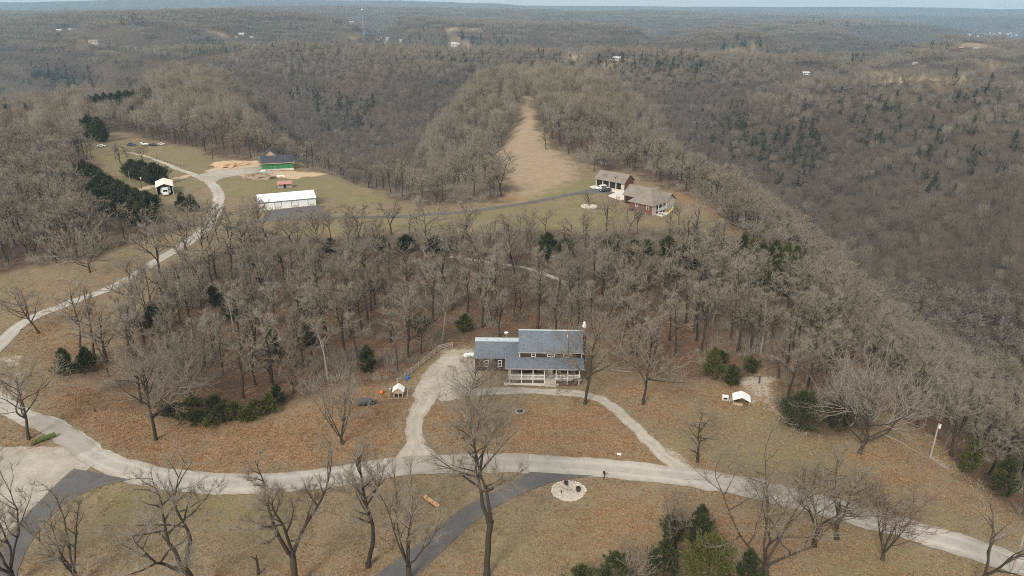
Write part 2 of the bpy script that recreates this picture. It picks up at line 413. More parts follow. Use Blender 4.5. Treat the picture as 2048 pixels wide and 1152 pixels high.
# ------------------------------------------------------------------ zones of the land
OPEN_FRONT = poly0([(-400, 545), (0, 548), (100, 527), (180, 520), (250, 492), (330, 470), (400, 452), (450, 446), (520, 452), (600, 462), (520, 478), (450, 498), (380, 530), (310, 585), (285, 640), (245, 690), (190, 712), (125, 735), (150, 768), (240, 790), (320, 832),
    (420, 852), (540, 828), (600, 800), (680, 786), (760, 768), (800, 752), (840, 715), (880, 690), (940, 686), (1040, 672), (1190, 674), (1235, 735), (1330, 765), (1400, 755), (1460, 768), (1500, 755), (1515, 735), (1550, 745), (1556, 800), (1570, 850), (1650, 872), (1720, 868), (1780, 815),
    (1870, 850), (1905, 900), (1970, 960), (2040, 1010), (2130, 1060), (2400, 1180), (2700, 1500), (1024, 1750), (-700, 1500), (-700, 700)])
OPEN_UP = poly0([(165, 275), (240, 262), (330, 286), (400, 298), (425, 312), (520, 322), (600, 332), (700, 348), (770, 382), (790, 402), (870, 411), (1000, 402), (1022, 385), (1000, 345), (990, 310), (985, 285), (1008, 266), (1036, 246), (1046, 212), (1062, 212), (1076, 250), (1096, 288),
    (1130, 306), (1180, 332), (1230, 342), (1275, 348), (1350, 385), (1420, 412), (1495, 458), (1480, 476), (1440, 486), (1380, 462), (1290, 462), (1200, 468), (1100, 462), (900, 472), (780, 468), (600, 478), (450, 462), (390, 452), (330, 428), (318, 405), (240, 385), (200, 335), (172, 302)])
FAR_OPEN = [polyG(p) for p in [
    [(890, 57), (960, 57), (978, 64), (900, 64)], [(1440, 103), (1478, 101), (1525, 106), (1520, 116), (1450, 117)],
    [(1795, 104), (1850, 98), (1875, 106), (1830, 111)], [(1690, 130), (1735, 127), (1736, 134), (1692, 135)],
    [(1730, 140), (1840, 150), (1935, 157), (1930, 170), (1840, 165), (1735, 156)], [(1120, 112), (1170, 114), (1165, 124), (1125, 124)],
    [(205, 40), (250, 43), (262, 48), (215, 46)], [(800, 104), (862, 105), (860, 110), (805, 109)], [(160, 89), (205, 87), (208, 92), (162, 93)],
    [(840, 120), (880, 122), (876, 128), (842, 127)], [(1180, 134), (1250, 136), (1250, 140), (1180, 138)], [(1900, 84), (1990, 90), (2000, 100), (1910, 92)],
    [(1960, 118), (2030, 130), (2028, 138), (1962, 126)], [(420, 66), (450, 66), (452, 74), (422, 74)], [(700, 83), (770, 80), (775, 87), (705, 90)], [(895, 85), (940, 88), (938, 94), (897, 92)], [(1215, 116), (1255, 117), (1256, 124), (1216, 124)]]]
CLAY = [(poly0(p), w) for p, w in [
    ([(425, 335), (450, 322), (515, 322), (520, 338), (600, 340), (655, 346), (630, 354), (560, 356), (520, 352), (470, 350), (430, 362), (395, 352)], 4),
    ([(250, 384), (330, 360), (390, 343), (392, 347), (335, 366), (252, 390)], 1.2),
    ([(1200, 948), (1240, 948), (1260, 955), (1215, 953)], .7)]]
DRYF = poly0([(1020, 385), (995, 330), (985, 285), (1010, 265), (1040, 245), (1048, 205), (1062, 205), (1078, 250), (1100, 300), (1140, 330), (1150, 350), (1110, 375), (1060, 395), (1000, 408)])
LEAFY = [(poly0(p), w, a) for p, w, a in [
    ([(60, 745), (160, 770), (260, 790), (340, 845), (540, 840), (640, 800), (760, 775), (810, 800), (800, 870), (770, 905), (680, 945), (480, 945), (330, 935), (210, 890), (110, 830), (60, 790)], 5, .62),
    ([(850, 800), (900, 800), (1000, 800), (1150, 800), (1230, 820), (1290, 880), (1330, 925), (1200, 920), (1000, 905), (880, 905), (845, 870)], 3, .55),
    ([(1190, 750), (1300, 765), (1420, 765), (1560, 790), (1540, 830), (1380, 850), (1290, 840)], 6, .45),
    ([(1180, 955), (1350, 970), (1600, 1030), (1700, 1090), (1650, 1160), (1300, 1160), (1100, 1130), (1150, 1010)], 6, .42),
    ([(1700, 905), (1850, 860), (1950, 960), (2060, 1030), (2000, 1050), (1850, 990), (1720, 960)], 6, .42),
    ([(0, 560), (160, 560), (300, 530), (420, 500), (330, 590), (220, 680), (140, 730), (20, 730), (60, 690), (20, 650)], 6, .36),
    ([(450, 1100), (900, 1090), (950, 1180), (400, 1200)], 8, .28),
    ([(1330, 376), (1350, 378), (1420, 400), (1505, 456), (1488, 466), (1410, 424), (1345, 396)], 5, .75),
    ([(1000, 380), (1060, 395), (1020, 405), (1000, 410)], 3, .6)]]
GREENS = [(poly0(p), w, a) for p, w, a in [
    ([(170, 285), (400, 300), (430, 345), (330, 420), (230, 370)], 12, .55), ([(460, 352), (600, 352), (700, 365), (780, 400), (700, 415), (640, 380), (450, 395)], 8, .8),
    ([(1040, 392), (1130, 370), (1190, 350), (1200, 375), (1100, 395), (1030, 405)], 6, 1.0), ([(600, 440), (1180, 400), (1260, 440), (1200, 470), (600, 470)], 8, .55),
    ([(200, 980), (420, 975), (560, 980), (560, 1060), (330, 1060), (200, 1040)], 7, .6), ([(1000, 1020), (1180, 1030), (1200, 1130), (900, 1150)], 8, .35), ([(1600, 1050), (1800, 1080), (1950, 1150), (1700, 1170)], 6, .6),
    ([(1330, 860), (1600, 880), (1900, 1000), (2000, 1080), (1800, 1040), (1500, 960), (1390, 920)], 8, .5), ([(1390, 770), (1480, 790), (1600, 860), (1400, 830)], 6, .5), ([(940, 800), (1130, 805), (1060, 840), (960, 850)], 5, .5), ([(1350, 420), (1450, 440), (1400, 470), (1300, 450)], 8, .4)]]
WORN = [(poly0(p), w) for p, w in [([(1470, 745), (1555, 750), (1560, 835), (1500, 800)], 3), ([(1780, 830), (1880, 900), (1950, 960), (1900, 930), (1800, 870)], 3), ([(880, 690), (960, 690), (960, 800), (850, 800)], 2), ([(0, 720), (60, 700), (40, 790), (0, 790)], 5),
    ([(1270, 840), (1410, 950), (1380, 955), (1260, 860)], 2)]]
def open_mask(x, y):
    o = inside(x, y, OPEN_FRONT) | inside(x, y, OPEN_UP)
    for P in FAR_OPEN: o |= inside(x, y, P)
    return o

# ------------------------------------------------------------------ the ground, one sheet to the horizon
r_rows = list(np.arange(34, 120, .9))
while r_rows[-1] < 11800:
    r = r_rows[-1]; r_rows.append(r * (1.0085 if r < 700 else 1.011 if r < 2500 else 1.016))
r_rows = np.array(r_rows); th = np.linspace(rad(-52), rad(52), 440)
RR, TT = np.meshgrid(r_rows, th, indexing='ij')
GX = (RR * np.sin(TT)).ravel(); GY = (RR * np.cos(TT)).ravel(); GZ = H(GX, GY)
nr, nc = RR.shape
idx = np.arange(nr * nc).reshape(nr, nc)
quads = np.stack([idx[:-1, :-1], idx[:-1, 1:], idx[1:, 1:], idx[1:, :-1]], -1).reshape(-1, 4)[:, ::-1]
gme = mesh_np('ground', np.stack([GX, GY, GZ], 1), quads, None, M['ground'], True)
jit = (fbm(GX / 5, GY / 5, 3, 41) - .5)
def soft(P, w, amp=1.0):
    x0, y0 = P.min(0) - 3 * w; x1, y1 = P.max(0) + 3 * w
    out = np.zeros(len(GX)); m = (GX > x0) & (GX < x1) & (GY > y0) & (GY < y1)
    if m.any(): out[m] = sstep(-w, w, sdist(GX[m], GY[m], P) + jit[m] * w * 2.2)
    return out * amp
forest = 1 - np.maximum(soft(OPEN_FRONT, 3), soft(OPEN_UP, 5))
dry = soft(DRYF, 6)
for P in FAR_OPEN:
    s = soft(P, 12); forest = forest * (1 - s); dry = np.maximum(dry, s * .6)
leaf = np.zeros(len(GX)); grn = np.zeros(len(GX)); clay = np.zeros(len(GX)); worn = np.zeros(len(GX))
for P, w, a in LEAFY: leaf = np.maximum(leaf, soft(P, w, a))
for P, w, a in GREENS: grn = np.maximum(grn, soft(P, w, a))
for P, w in CLAY: clay = np.maximum(clay, soft(P, w))
for P, w in WORN: worn = np.maximum(worn, soft(P, w, .75))
leaf = np.maximum(leaf, .24 * (GY < 175)) + .12 * forest * (np.hypot(GX, GY) < 300)
for nm, (a, b, c) in (('zone_a', (leaf, grn, clay)), ('zone_b', (forest, dry, worn))):
    at = gme.color_attributes.new(nm, 'FLOAT_COLOR', 'POINT')
    at.data.foreach_set('color', np.stack([a, b, c, sstep(300, 600, np.hypot(GX, GY))], 1).astype(np.float32).ravel())
tag(add_obj('ground', gme), 'leaf-strewn winter ground rolling away into wooded hills', kind='structure')

# ------------------------------------------------------------------ roads and drives: strips laid on the ground
ROADS = []
def strip(name, A, B, m, lift, label, cross=6, ragged=.12, seed=0):
    A = np.asarray(A); B = np.asarray(B); n = max(len(A), len(B)); ROADS.append(np.concatenate([A, B[::-1]]))
    def res(P, n):
        d = np.concatenate([[0], np.cumsum(np.hypot(*np.diff(P, axis=0).T))]); q = np.linspace(0, d[-1], n)
        return np.stack([np.interp(q, d, P[:, 0]), np.interp(q, d, P[:, 1])], 1)
    L = max(np.hypot(*np.diff(A, axis=0).T).sum(), np.hypot(*np.diff(B, axis=0).T).sum()); n = max(n, int(L / .9))
    A = res(A, n); B = res(B, n); q = np.linspace(0, 1, cross + 1)
    wv = np.hypot(*(B - A).T)[:, None]; nv = (B - A) / np.maximum(wv, .01)
    ja = (fbm(np.arange(n) * .45, np.zeros(n) + seed, 3, 51) - .5) * 2 * ragged * 2; jb = (fbm(np.arange(n) * .45, np.zeros(n) + seed + 7.3, 3, 52) - .5) * 2 * ragged * 2
    A = A + nv * ja[:, None]; B = B + nv * jb[:, None]
    P = A[:, None] * (1 - q)[None, :, None] + B[:, None] * q[None, :, None]
    X, Y = P[..., 0].ravel(), P[..., 1].ravel(); Z = H(X, Y) + lift
    i = np.arange(n * (cross + 1)).reshape(n, cross + 1)
    Q = np.stack([i[:-1, :-1], i[:-1, 1:], i[1:, 1:], i[1:, :-1]], -1).reshape(-1, 4)
    me = mesh_np(name, np.stack([X, Y, Z], 1), Q, None, M[m], True)
    bm = bmesh.new(); bm.from_mesh(me); bmesh.ops.recalc_face_normals(bm, faces=bm.faces)
    if sum(f.normal.z for f in bm.faces) < 0: bmesh.ops.reverse_faces(bm, faces=bm.faces)
    bm.to_mesh(me); bm.free()
    at = me.color_attributes.new('across', 'FLOAT_COLOR', 'POINT')
    c = np.zeros((len(X), 4), np.float32); c[:, 0] = np.tile(q, n); c[:, 3] = 1; at.data.foreach_set('color', c.ravel())
    return tag(add_obj(name, me), label, kind='structure')
def lane(name, px, widths, m, lift, label, ragged=.12, seed=0):
    C = catmull(np.array([G0(*p) for p in px]), 7); n = len(C)
    w = np.interp(np.linspace(0, 1, n), np.linspace(0, 1, len(widths)), widths)
    T = np.gradient(C, axis=0); T /= np.hypot(*T.T)[:, None]; N = np.stack([-T[:, 1], T[:, 0]], 1)
    return strip(name, C + N * w[:, None] / 2, C - N * w[:, None] / 2, m, lift, label, ragged=ragged, seed=seed)
def area(name, pa, pb, m, lift, label, ragged=.15, cross=10, seed=0):
    return strip(name, catmull(poly0(pa), 5), catmull(poly0(pb), 5), m, lift, label, cross, ragged, seed)
lane('road', [(418, 362), (436, 385), (434, 412), (420, 442), (404, 463), (375, 486), (330, 511), (290, 535), (250, 561), (205, 582), (150, 602), (110, 617), (70, 632), (35, 652), (6, 680), (-22, 712), (-38, 745), (-30, 778), (0, 806), (45, 832), (100, 852), (140, 876), (178, 905), (220, 928), (270, 946), (330, 959), (400, 966), (480, 968), (560, 966), (640, 960), (700, 950), (760, 939), (830, 931), (900, 927), (980, 926), (1060, 927), (1150, 932), (1250, 940), (1330, 948), (1400, 957), (1500, 975), (1600, 1000), (1700, 1027), (1800, 1054), (1900, 1086), (1980, 1111), (2060, 1140), (2180, 1190)],
     [4.6, 4.8, 4.0, 3.6, 3.6, 3.8, 4.2, 4.6, 5.6, 5.6, 5.6, 5.4, 5.6, 5.6, 5.4, 5.2], 'road', .07, 'pale paved lane sweeping round the left bend and across the lawns', .26)
lane('road_patch', [(775, 937), (830, 931), (900, 927), (980, 926), (1058, 927)], [5.0, 5.2, 5.2, 5.2], 'patch', .085, 'darker weathered paving on the lane in front of the loop drive', .05)
lane('road_patch', [(60, 838), (100, 854), (140, 877), (172, 903)], [3.6, 4.0, 4.0, 3.8], 'patch', .085, 'grey weathered paving on the lane beside the mossy log', .05)
area('gravel_lot', [(-120, 888), (0, 893), (90, 893), (150, 893), (205, 915)], [(-120, 1200), (-30, 1110), (20, 1062), (80, 1005), (150, 962)], 'gravel_pale', .05, 'pale gravel yard at the left road junction', .3)
area('asphalt_drive', [(148, 938), (120, 962), (80, 1000), (40, 1042), (10, 1085), (-15, 1140), (-50, 1240)], [(262, 962), (200, 975), (145, 998), (105, 1030), (68, 1075), (42, 1125), (15, 1240)], 'asphalt', .09, 'dark asphalt drive curving down at the bottom left', .1)
area('asphalt_drive', [(1060, 944), (1000, 975), (930, 1010), (880, 1047), (830, 1092), (780, 1130), (725, 1175)], [(1188, 951), (1112, 962), (1045, 985), (985, 1015), (935, 1052), (893, 1092), (855, 1130), (815, 1180)], 'asphalt', .09, 'dark asphalt drive branching off the lane below the loop', .1, seed=3)
area('gravel_drive', [(778, 934), (806, 893), (813, 850), (821, 815), (830, 785), (848, 748), (875, 718), (900, 706)], [(905, 930), (862, 897), (845, 868), (850, 838), (868, 808), (892, 790), (945, 770), (952, 722)], 'gravel', .055, 'gravel drive leading up to the blue-roofed house', .45)
lane('gravel_drive', [(880, 803), (920, 790), (980, 784), (1050, 782), (1120, 785), (1170, 790), (1210, 803), (1245, 830), (1275, 858), (1305, 888), (1345, 922), (1400, 952)], [2.4, 2.8, 2.9, 2.9, 2.7, 2.6, 2.6, 2.6, 2.8, 3.6], 'gravel', .058, 'gravel loop drive curving round the front lawn of the house', .35, 5)
lane('asphalt_lane', [(446, 462), (480, 449), (545, 441), (600, 439), (660, 437), (760, 434), (860, 429), (950, 420), (1030, 409), (1100, 398), (1150, 389), (1185, 382)], [3.2, 3.4, 3.4, 3.4], 'asphalt', .06, 'dark asphalt lane crossing the upper field to the brick house', .08)
area('asphalt_yard', [(535, 424), (632, 411), (650, 424), (668, 438)], [(520, 446), (580, 443), (630, 441), (668, 441)], 'asphalt', .05, 'asphalt yard in front of the white metal garage', .1)
area('asphalt_yard', [(1150, 387), (1180, 377), (1195, 372), (1215, 376)], [(1160, 391), (1200, 388), (1220, 389), (1232, 390)], 'asphalt', .085, 'asphalt yard before the brick house garage', .1)
area('concrete_apron', [(1178, 374), (1192, 370), (1216, 375), (1248, 382)], [(1186, 379), (1196, 378), (1216, 383), (1240, 389)], 'concrete', .1, 'pale concrete apron along the four-bay garage', .02)
area('concrete_apron', [(1215, 394), (1230, 387), (1247, 382)], [(1240, 402), (1252, 400), (1262, 398)], 'concrete', .12, 'pale concrete apron before the brick house entry', .02)
lane('gravel_lane', [(412, 360), (385, 347), (355, 337), (325, 325), (290, 312), (250, 303)], [4.5, 3, 2.4, 2.0], 'gravel', .06, 'two-track gravel lane to the parked cars at far left', .3)
area('gravel_yard', [(392, 350), (430, 340), (480, 335), (520, 334), (545, 342)], [(412, 366), (432, 362), (455, 354), (500, 348), (548, 346)], 'gravel_pale', .075, 'pale gravel yard in front of the green house', .4)
lane('forest_track', [(900, 515), (960, 523), (1010, 530), (1060, 540), (1100, 553), (1140, 570)], [1.6, 1.8, 1.8], 'gravel_pale', .06, 'pale track through the middle wood', .3)
area('walkway', [(1008, 766), (1060, 766.5), (1117, 767)], [(1008, 771), (1060, 772), (1117, 773)], 'concrete', .09, 'concrete walk in front of the porch', .01, 4)

# ------------------------------------------------------------------ trees
def tubes(P0, P1, R0, R1, n, tip=False):
    """independent tapering prisms for arrays of segments -> verts, quads/tris"""
    P0 = np.asarray(P0, float); P1 = np.asarray(P1, float); D = P1 - P0
    D = D / np.maximum(np.linalg.norm(D, axis=1), 1e-6)[:, None]
    ref = np.where(np.abs(D[:, 2:3]) < .9, np.array([[0, 0, 1.]]), np.array([[1., 0, 0]]))
    A = np.cross(D, ref); A /= np.linalg.norm(A, axis=1)[:, None]; B = np.cross(D, A)
    q = np.arange(n) * 2 * PI / n
    ring = A[:, None] * np.cos(q)[None, :, None] + B[:, None] * np.sin(q)[None, :, None]
    k = len(P0)
    if tip:
        V = np.concatenate([P0[:, None] + ring * np.asarray(R0)[:, None, None], P1[:, None]], 1).reshape(-1, 3)
        b = np.arange(k)[:, None] * (n + 1); i = np.arange(n)[None]
        T = np.stack([b + i, b + (i + 1) % n, b + n + 0 * i], -1).reshape(-1, 3)
        return V, None, T
    V = np.concatenate([P0[:, None] + ring * np.asarray(R0)[:, None, None], P1[:, None] + ring * np.asarray(R1)[:, None, None]], 1).reshape(-1, 3)
    b = np.arange(k)[:, None] * 2 * n; i = np.arange(n)[None]
    Q = np.stack([b + i, b + (i + 1) % n, b + n + (i + 1) % n, b + n + i], -1).reshape(-1, 4)
    return V, Q, None
def join(parts):
    V = []; Q = []; T = []; o = 0
    for v, q, t in parts:
        V.append(v)
        if q is not None: Q.append(q + o)
        if t is not None: T.append(t + o)
        o += len(v)
    return np.concatenate(V), (np.concatenate(Q) if Q else None), (np.concatenate(T) if T else None)
def unit(v): return v / max(np.linalg.norm(v), 1e-9)
def side_dir(g, d, ang):
    r = g.normal(size=3); r = unit(r - d * r.dot(d)); return d * math.cos(ang) + r * math.sin(ang)
FORMS = {  # stems, fork height, limb count, limb angle (lo, hi deg), upward pull, crown base, gnarl, leader
    'spread':  dict(stems=1, limbs=13, ang=(38, 68), up=.10, base=.30, gn=.16, lead=.72, ll=.80),
    'lowwide': dict(stems=1, limbs=16, ang=(50, 88), up=.12, base=.13, gn=.17, lead=.45, ll=.95),
    'fork':    dict(stems=3, limbs=9, ang=(32, 62), up=.12, base=.30, gn=.17, lead=.96, ll=.50, fork=.24, lean=22),
    'multi':   dict(stems=5, limbs=8, ang=(28, 58), up=.10, base=.28, gn=.17, lead=.96, ll=.52, fork=.12, lean=27),
    'tall':    dict(stems=1, limbs=15, ang=(26, 48), up=.16, base=.36, gn=.10, lead=.96, ll=.62),
    'tallfork': dict(stems=2, limbs=12, ang=(26, 46), up=.15, base=.40, gn=.10, lead=.98, ll=.55, fork=.34, lean=8),
    'broom':   dict(stems=6, limbs=5, ang=(14, 28), up=.10, base=.22, gn=.05, lead=1.0, ll=.55, fork=.11, lean=23),
    'small':   dict(stems=1, limbs=14, ang=(32, 55), up=.10, base=.16, gn=.09, lead=.9, ll=.62),
    'forest':  dict(stems=1, limbs=9, ang=(28, 52), up=.16, base=.48, gn=.13, lead=.92, ll=.68),
    'sparse':  dict(stems=2, limbs=7, ang=(30, 55), up=.10, base=.25, gn=.17, lead=.96, ll=.55, fork=.2, lean=16),
}
def grow(seed, Ht, Wd, form, twigs, tw_r, r0=None, b_dens=1.0, sub=True):
    """bare tree: list of branch segments (trunk and limbs / branches) and twig cones"""
    g = np.random.default_rng(seed); f = FORMS[form]; R = Wd / 2
    r0 = r0 or Ht * .0165 + .05
    seg = {0: [], 1: [], 2: [], 3: []}
    def walk(p, d, L, ra, rb, lv, step, up, gn):
        n = max(3, int(L / step)); pts = [p.copy()]
        for i in range(n):
            d = unit(d + g.normal(size=3) * gn + np.array([0, 0, up]))
            q = p + d * L / n; a = ra + (rb - ra) * i / n; b = ra + (rb - ra) * (i + 1) / n
            seg[lv].append((p, q, a, b)); p = q; pts.append(p.copy())
        return pts, d
    def at(pts, t):
        x = t * (len(pts) - 1); i = min(int(x), len(pts) - 2); w = x - i
        return pts[i] * (1 - w) + pts[i + 1] * w, unit(pts[i + 1] - pts[i])
    stems = []
    base = np.zeros(3)
    if f['stems'] == 1:
        L = Ht * f['lead']; pts, _ = walk(base, unit(np.array([g.normal() * .04, g.normal() * .04, 1])), L, r0, r0 * .22, 0, max(.9, Ht / 16), .12, .05 if form != 'lowwide' else .09)
        stems.append((pts, L, r0, f['base']))
    else:
        fh = Ht * f['fork']; pts, _ = walk(base, unit(np.array([g.normal() * .05, g.normal() * .05, 1])), fh, r0, r0 * .9, 0, max(.6, fh / 4), .1, .05)
        a0 = g.uniform(0, 2 * PI)
        for k in range(f['stems']):
            a = a0 + 2 * PI * k / f['stems'] + g.normal() * .3; ln = rad(f['lean'] * g.uniform(.5, 1.25))
            d = np.array([math.cos(a) * math.sin(ln), math.sin(a) * math.sin(ln), math.cos(ln)])
            L = (Ht * f['lead'] - fh) * g.uniform(.78, 1.0) ; rr = r0 * (.78 if f['stems'] == 2 else .62 if f['stems'] == 3 else .45) * g.uniform(.8, 1.1)
            st, _ = at(pts, g.uniform(.8, 1.0))
            p2, _ = walk(st, d, L, rr, rr * .08, 0, max(.9, Ht / 18), .045 if form != 'broom' else .05, f['gn'] * .55)
            stems.append((p2, L, rr, max(.12, f['base'] * (.75))))
    term = []
    for pts, L, rs, b0 in stems:
        for k in range(f['limbs']):
            t = b0 + (1 - b0) * (k + g.uniform(0, .9)) / f['limbs']; t = min(t, .97)
            p, d = at(pts, t); ax = unit(np.array([pts[-1][0] - pts[0][0], pts[-1][1] - pts[0][1], L]) * np.array([.5, .5, 1]))
            a = rad(g.uniform(*f['ang'])) * (1.12 - .35 * t)
            d1 = side_dir(g, d, a)
            u = (t - b0) / (1 - b0)
            env = R * f['ll'] / max(.35, math.sin(rad(sum(f['ang']) / 2))) * (1.0 - .55 * u ** 1.6) * g.uniform(.72, 1.1) * (1 if f['stems'] == 1 else .78)
            env = min(env, 1.3 * R, max(1.2, (Ht * 1.03 - p[2]) * 1.5 + 1))
            rl = min(rs * (1 - .75 * t) * .8, .033 * env + .03)
            lp, _ = walk(p, d1, env, rl, rl * .10, 1, max(.8, Ht / 18), f['up'] * .8, f['gn'])
            nb = max(3, int(env * .85 * b_dens))
            term.append((lp, env, rl))
            for j in range(nb):
                t2 = g.uniform(.22, .97); p3, d3 = at(lp, t2)
                L3 = env * (.66 - .34 * t2) * g.uniform(.7, 1.25)
                if L3 < .5: continue
                r3 = rl * (1 - .7 * t2) * .55
                bp, _ = walk(p3, side_dir(g, d3, rad(g.uniform(28, 58))), L3, max(r3, tw_r * 1.5), tw_r * 1.2, 2, max(.7, L3 / 4), f['up'] * .7, f['gn'] * 1.1)
                term.append((bp, L3, r3))
                if sub:
                    for c in range(max(1, int(L3 * .9 * b_dens))):
                        t4 = g.uniform(.25, .98); p4, d4 = at(bp, t4); L4 = L3 * .52 * g.uniform(.6, 1.2)
                        if L4 < .4: continue
                        cp, _ = walk(p4, side_dir(g, d4, rad(g.uniform(25, 55))), L4, tw_r * 1.5, tw_r * .9, 3, max(.6, L4 / 3), f['up'] * .6, f['gn'])
                        term.append((cp, L4 * 1.6, tw_r))
        term.append((pts[int(len(pts) * .6):], L * .3, rs * .3))
    wts = np.array([x[1] for x in term]); wts /= wts.sum(); ids = g.choice(len(term), twigs, p=wts)
    P0 = np.zeros((twigs, 3)); P1 = np.zeros((twigs, 3)); tl = .045 * Ht + .25
    for k, i in enumerate(ids):
        p, d = at(term[i][0], min(1, g.uniform(.15, 1.12)))
        dd = side_dir(g, d, rad(g.uniform(12, 58))); dd[2] += .25; dd = unit(dd)
        P0[k] = p; P1[k] = p + dd * tl * g.uniform(.55, 1.35)
    allp = np.concatenate([P1] + [np.array([x[1] for x in seg[l]]) for l in range(4) if seg[l]])
    kx = Wd / 2 / max(.1, np.percentile(np.hypot(allp[:, 0], allp[:, 1]), 90)); kz = Ht / np.percentile(allp[:, 2], 99.5)
    kx = min(max(kx, .6), 1.9); K = np.array([kx, kx, kz])
    for l in range(4): seg[l] = [(p * K, q * K, a_, b_) for p, q, a_, b_ in seg[l]]
    c_ = P0 * K
    return seg, c_, c_ + (P1 - P0)
def tree_meshes(name, seed, Ht, Wd, form, twigs, tw_r, sides=(7, 5, 4, 3), split=True, m=('bark', 'twig'), **kw):
    seg, P0, P1 = grow(seed, Ht, Wd, form, twigs, tw_r, **kw)
    a = []; b = []
    for lv in range(4):
        if seg[lv]:
            s = seg[lv]; (a if lv < 2 else b).append(tubes([x[0] for x in s], [x[1] for x in s], [x[2] for x in s], [x[3] for x in s], sides[lv]))
    # root flare
    r0 = seg[0][0][2]; a.append(tubes([(0, 0, -.5)], [(0, 0, .7)], [r0 * 1.55], [r0 * 1.0], 8))
    b.append(tubes(P0, P1, np.full(len(P0), tw_r), None, 3, True))
    if split:
        v, q, t = join(a); v2, q2, t2 = join(b)
        return mesh_np(name + '_trunk', v, q, t, M[m[0]], True), mesh_np(name + '_crown', v2, q2, t2, M[m[1]], True)
    v, q, t = join(a); v2, q2, t2 = join(b)
    me = mesh_np(name, *join([(v, q, t), (v2, q2, t2)]), None, True) if False else None
    Va, Qa, Ta = join([(v, q, t), (v2, q2, t2)])
    me = mesh_np(name, Va, Qa, Ta, M[m[0]], True); me.materials.append(M[m[1]])
    nq1 = len(q) ; nqt = 0 if Qa is None else len(Qa); mi = np.ones(len(me.polygons), np.int32); mi[:nq1] = 0
    me.polygons.foreach_set('material_index', mi)
    return me
def cedar_meshes(name, seed, Ht, Wd, n, m='cedar', size=.55, split=True, shape='cone'):
    """evergreen: dense sprays of foliage on the shell and inside of a ragged crown"""
    g = np.random.default_rng(seed)
    u = g.uniform(0, 1, n) ** .8; a = g.uniform(0, 2 * PI, n)
    lob = 1 + .30 * np.sin(a * 3 + g.uniform(0, 6)) * np.sin(u * 9 + g.uniform(0, 6)) + .22 * np.sin(a * 7 + u * 21)
    if shape == 'cone': prof = (1 - u) ** .75 * np.minimum(1, .55 + u * 4) 
    else: prof = np.sqrt(np.clip(1 - (2 * u - .86) ** 2 * 1.05, .02, 1)) * (1 - .25 * u)
    per = 20; k = max(12, n // per); n = k * per
    u = u[:k]; a = a[:k]; R_ = (prof * Wd / 2 * lob)[:k] * g.uniform(.72, 1.12, k)
    tipz = (.04 + u * .96) * Ht; base = np.stack([np.cos(a) * R_ * .25, np.sin(a) * R_ * .25, tipz - .10 * Ht - R_ * .25], 1); tip = np.stack([np.cos(a) * R_, np.sin(a) * R_, tipz + R_ * .12], 1)
    base[:, 2] = np.maximum(base[:, 2], .03 * Ht)
    w_ = g.uniform(.25, 1.0, (k, per)) ** .7; L_ = np.linalg.norm(tip - base, axis=1)
    P = base[:, None] + (tip - base)[:, None] * w_[..., None] + g.normal(size=(k, per, 3)) * (.10 * L_[:, None, None] * (1.25 - w_)[..., None] + .05)
    ax = (tip - base) / L_[:, None]; out = ax[:, None] + g.normal(size=(k, per, 3)) * .55 + np.array([0, 0, .25])
    P = P.reshape(-1, 3); out = out.reshape(-1, 3)
    out /= np.linalg.norm(out, axis=1)[:, None]; s = size * g.uniform(.55, 1.3, n)[:, None] * 1.1
    side = np.cross(out, g.normal(size=(n, 3))); side /= np.linalg.norm(side, axis=1)[:, None]
    V = np.stack([P - side * s * .2, P + side * s * .2, P + out * s * 1.5], 1).reshape(-1, 3)
    T = np.arange(n * 3).reshape(-1, 3)
    tr = tubes([(0, 0, -.4)], [(0, 0, Ht * .8)], [.06 + Ht * .014], [.03], 6)
    if split: return mesh_np(name + '_trunk', *tr, M['bark'], True), mesh_np(name + '_crown', V, None, T, M[m])
    Va, Qa, Ta = join([tr, (V, None, T)]); return mesh_np(name, Va, Qa, Ta, M[m])
BOX = []         # building footprints kept clear of random trees: x, y, radius
def plant(name, meshes, x, y, s=1.0, rz=0, label=None, cat='tree', group=None, sz=None):
    r = thing(name, label, cat, (x, y, h(x, y)), rz, group); r.scale = (s, s, sz or s)
    add_obj('trunk', meshes[0], r); add_obj('crown', meshes[1], r)
    return r
taken = []
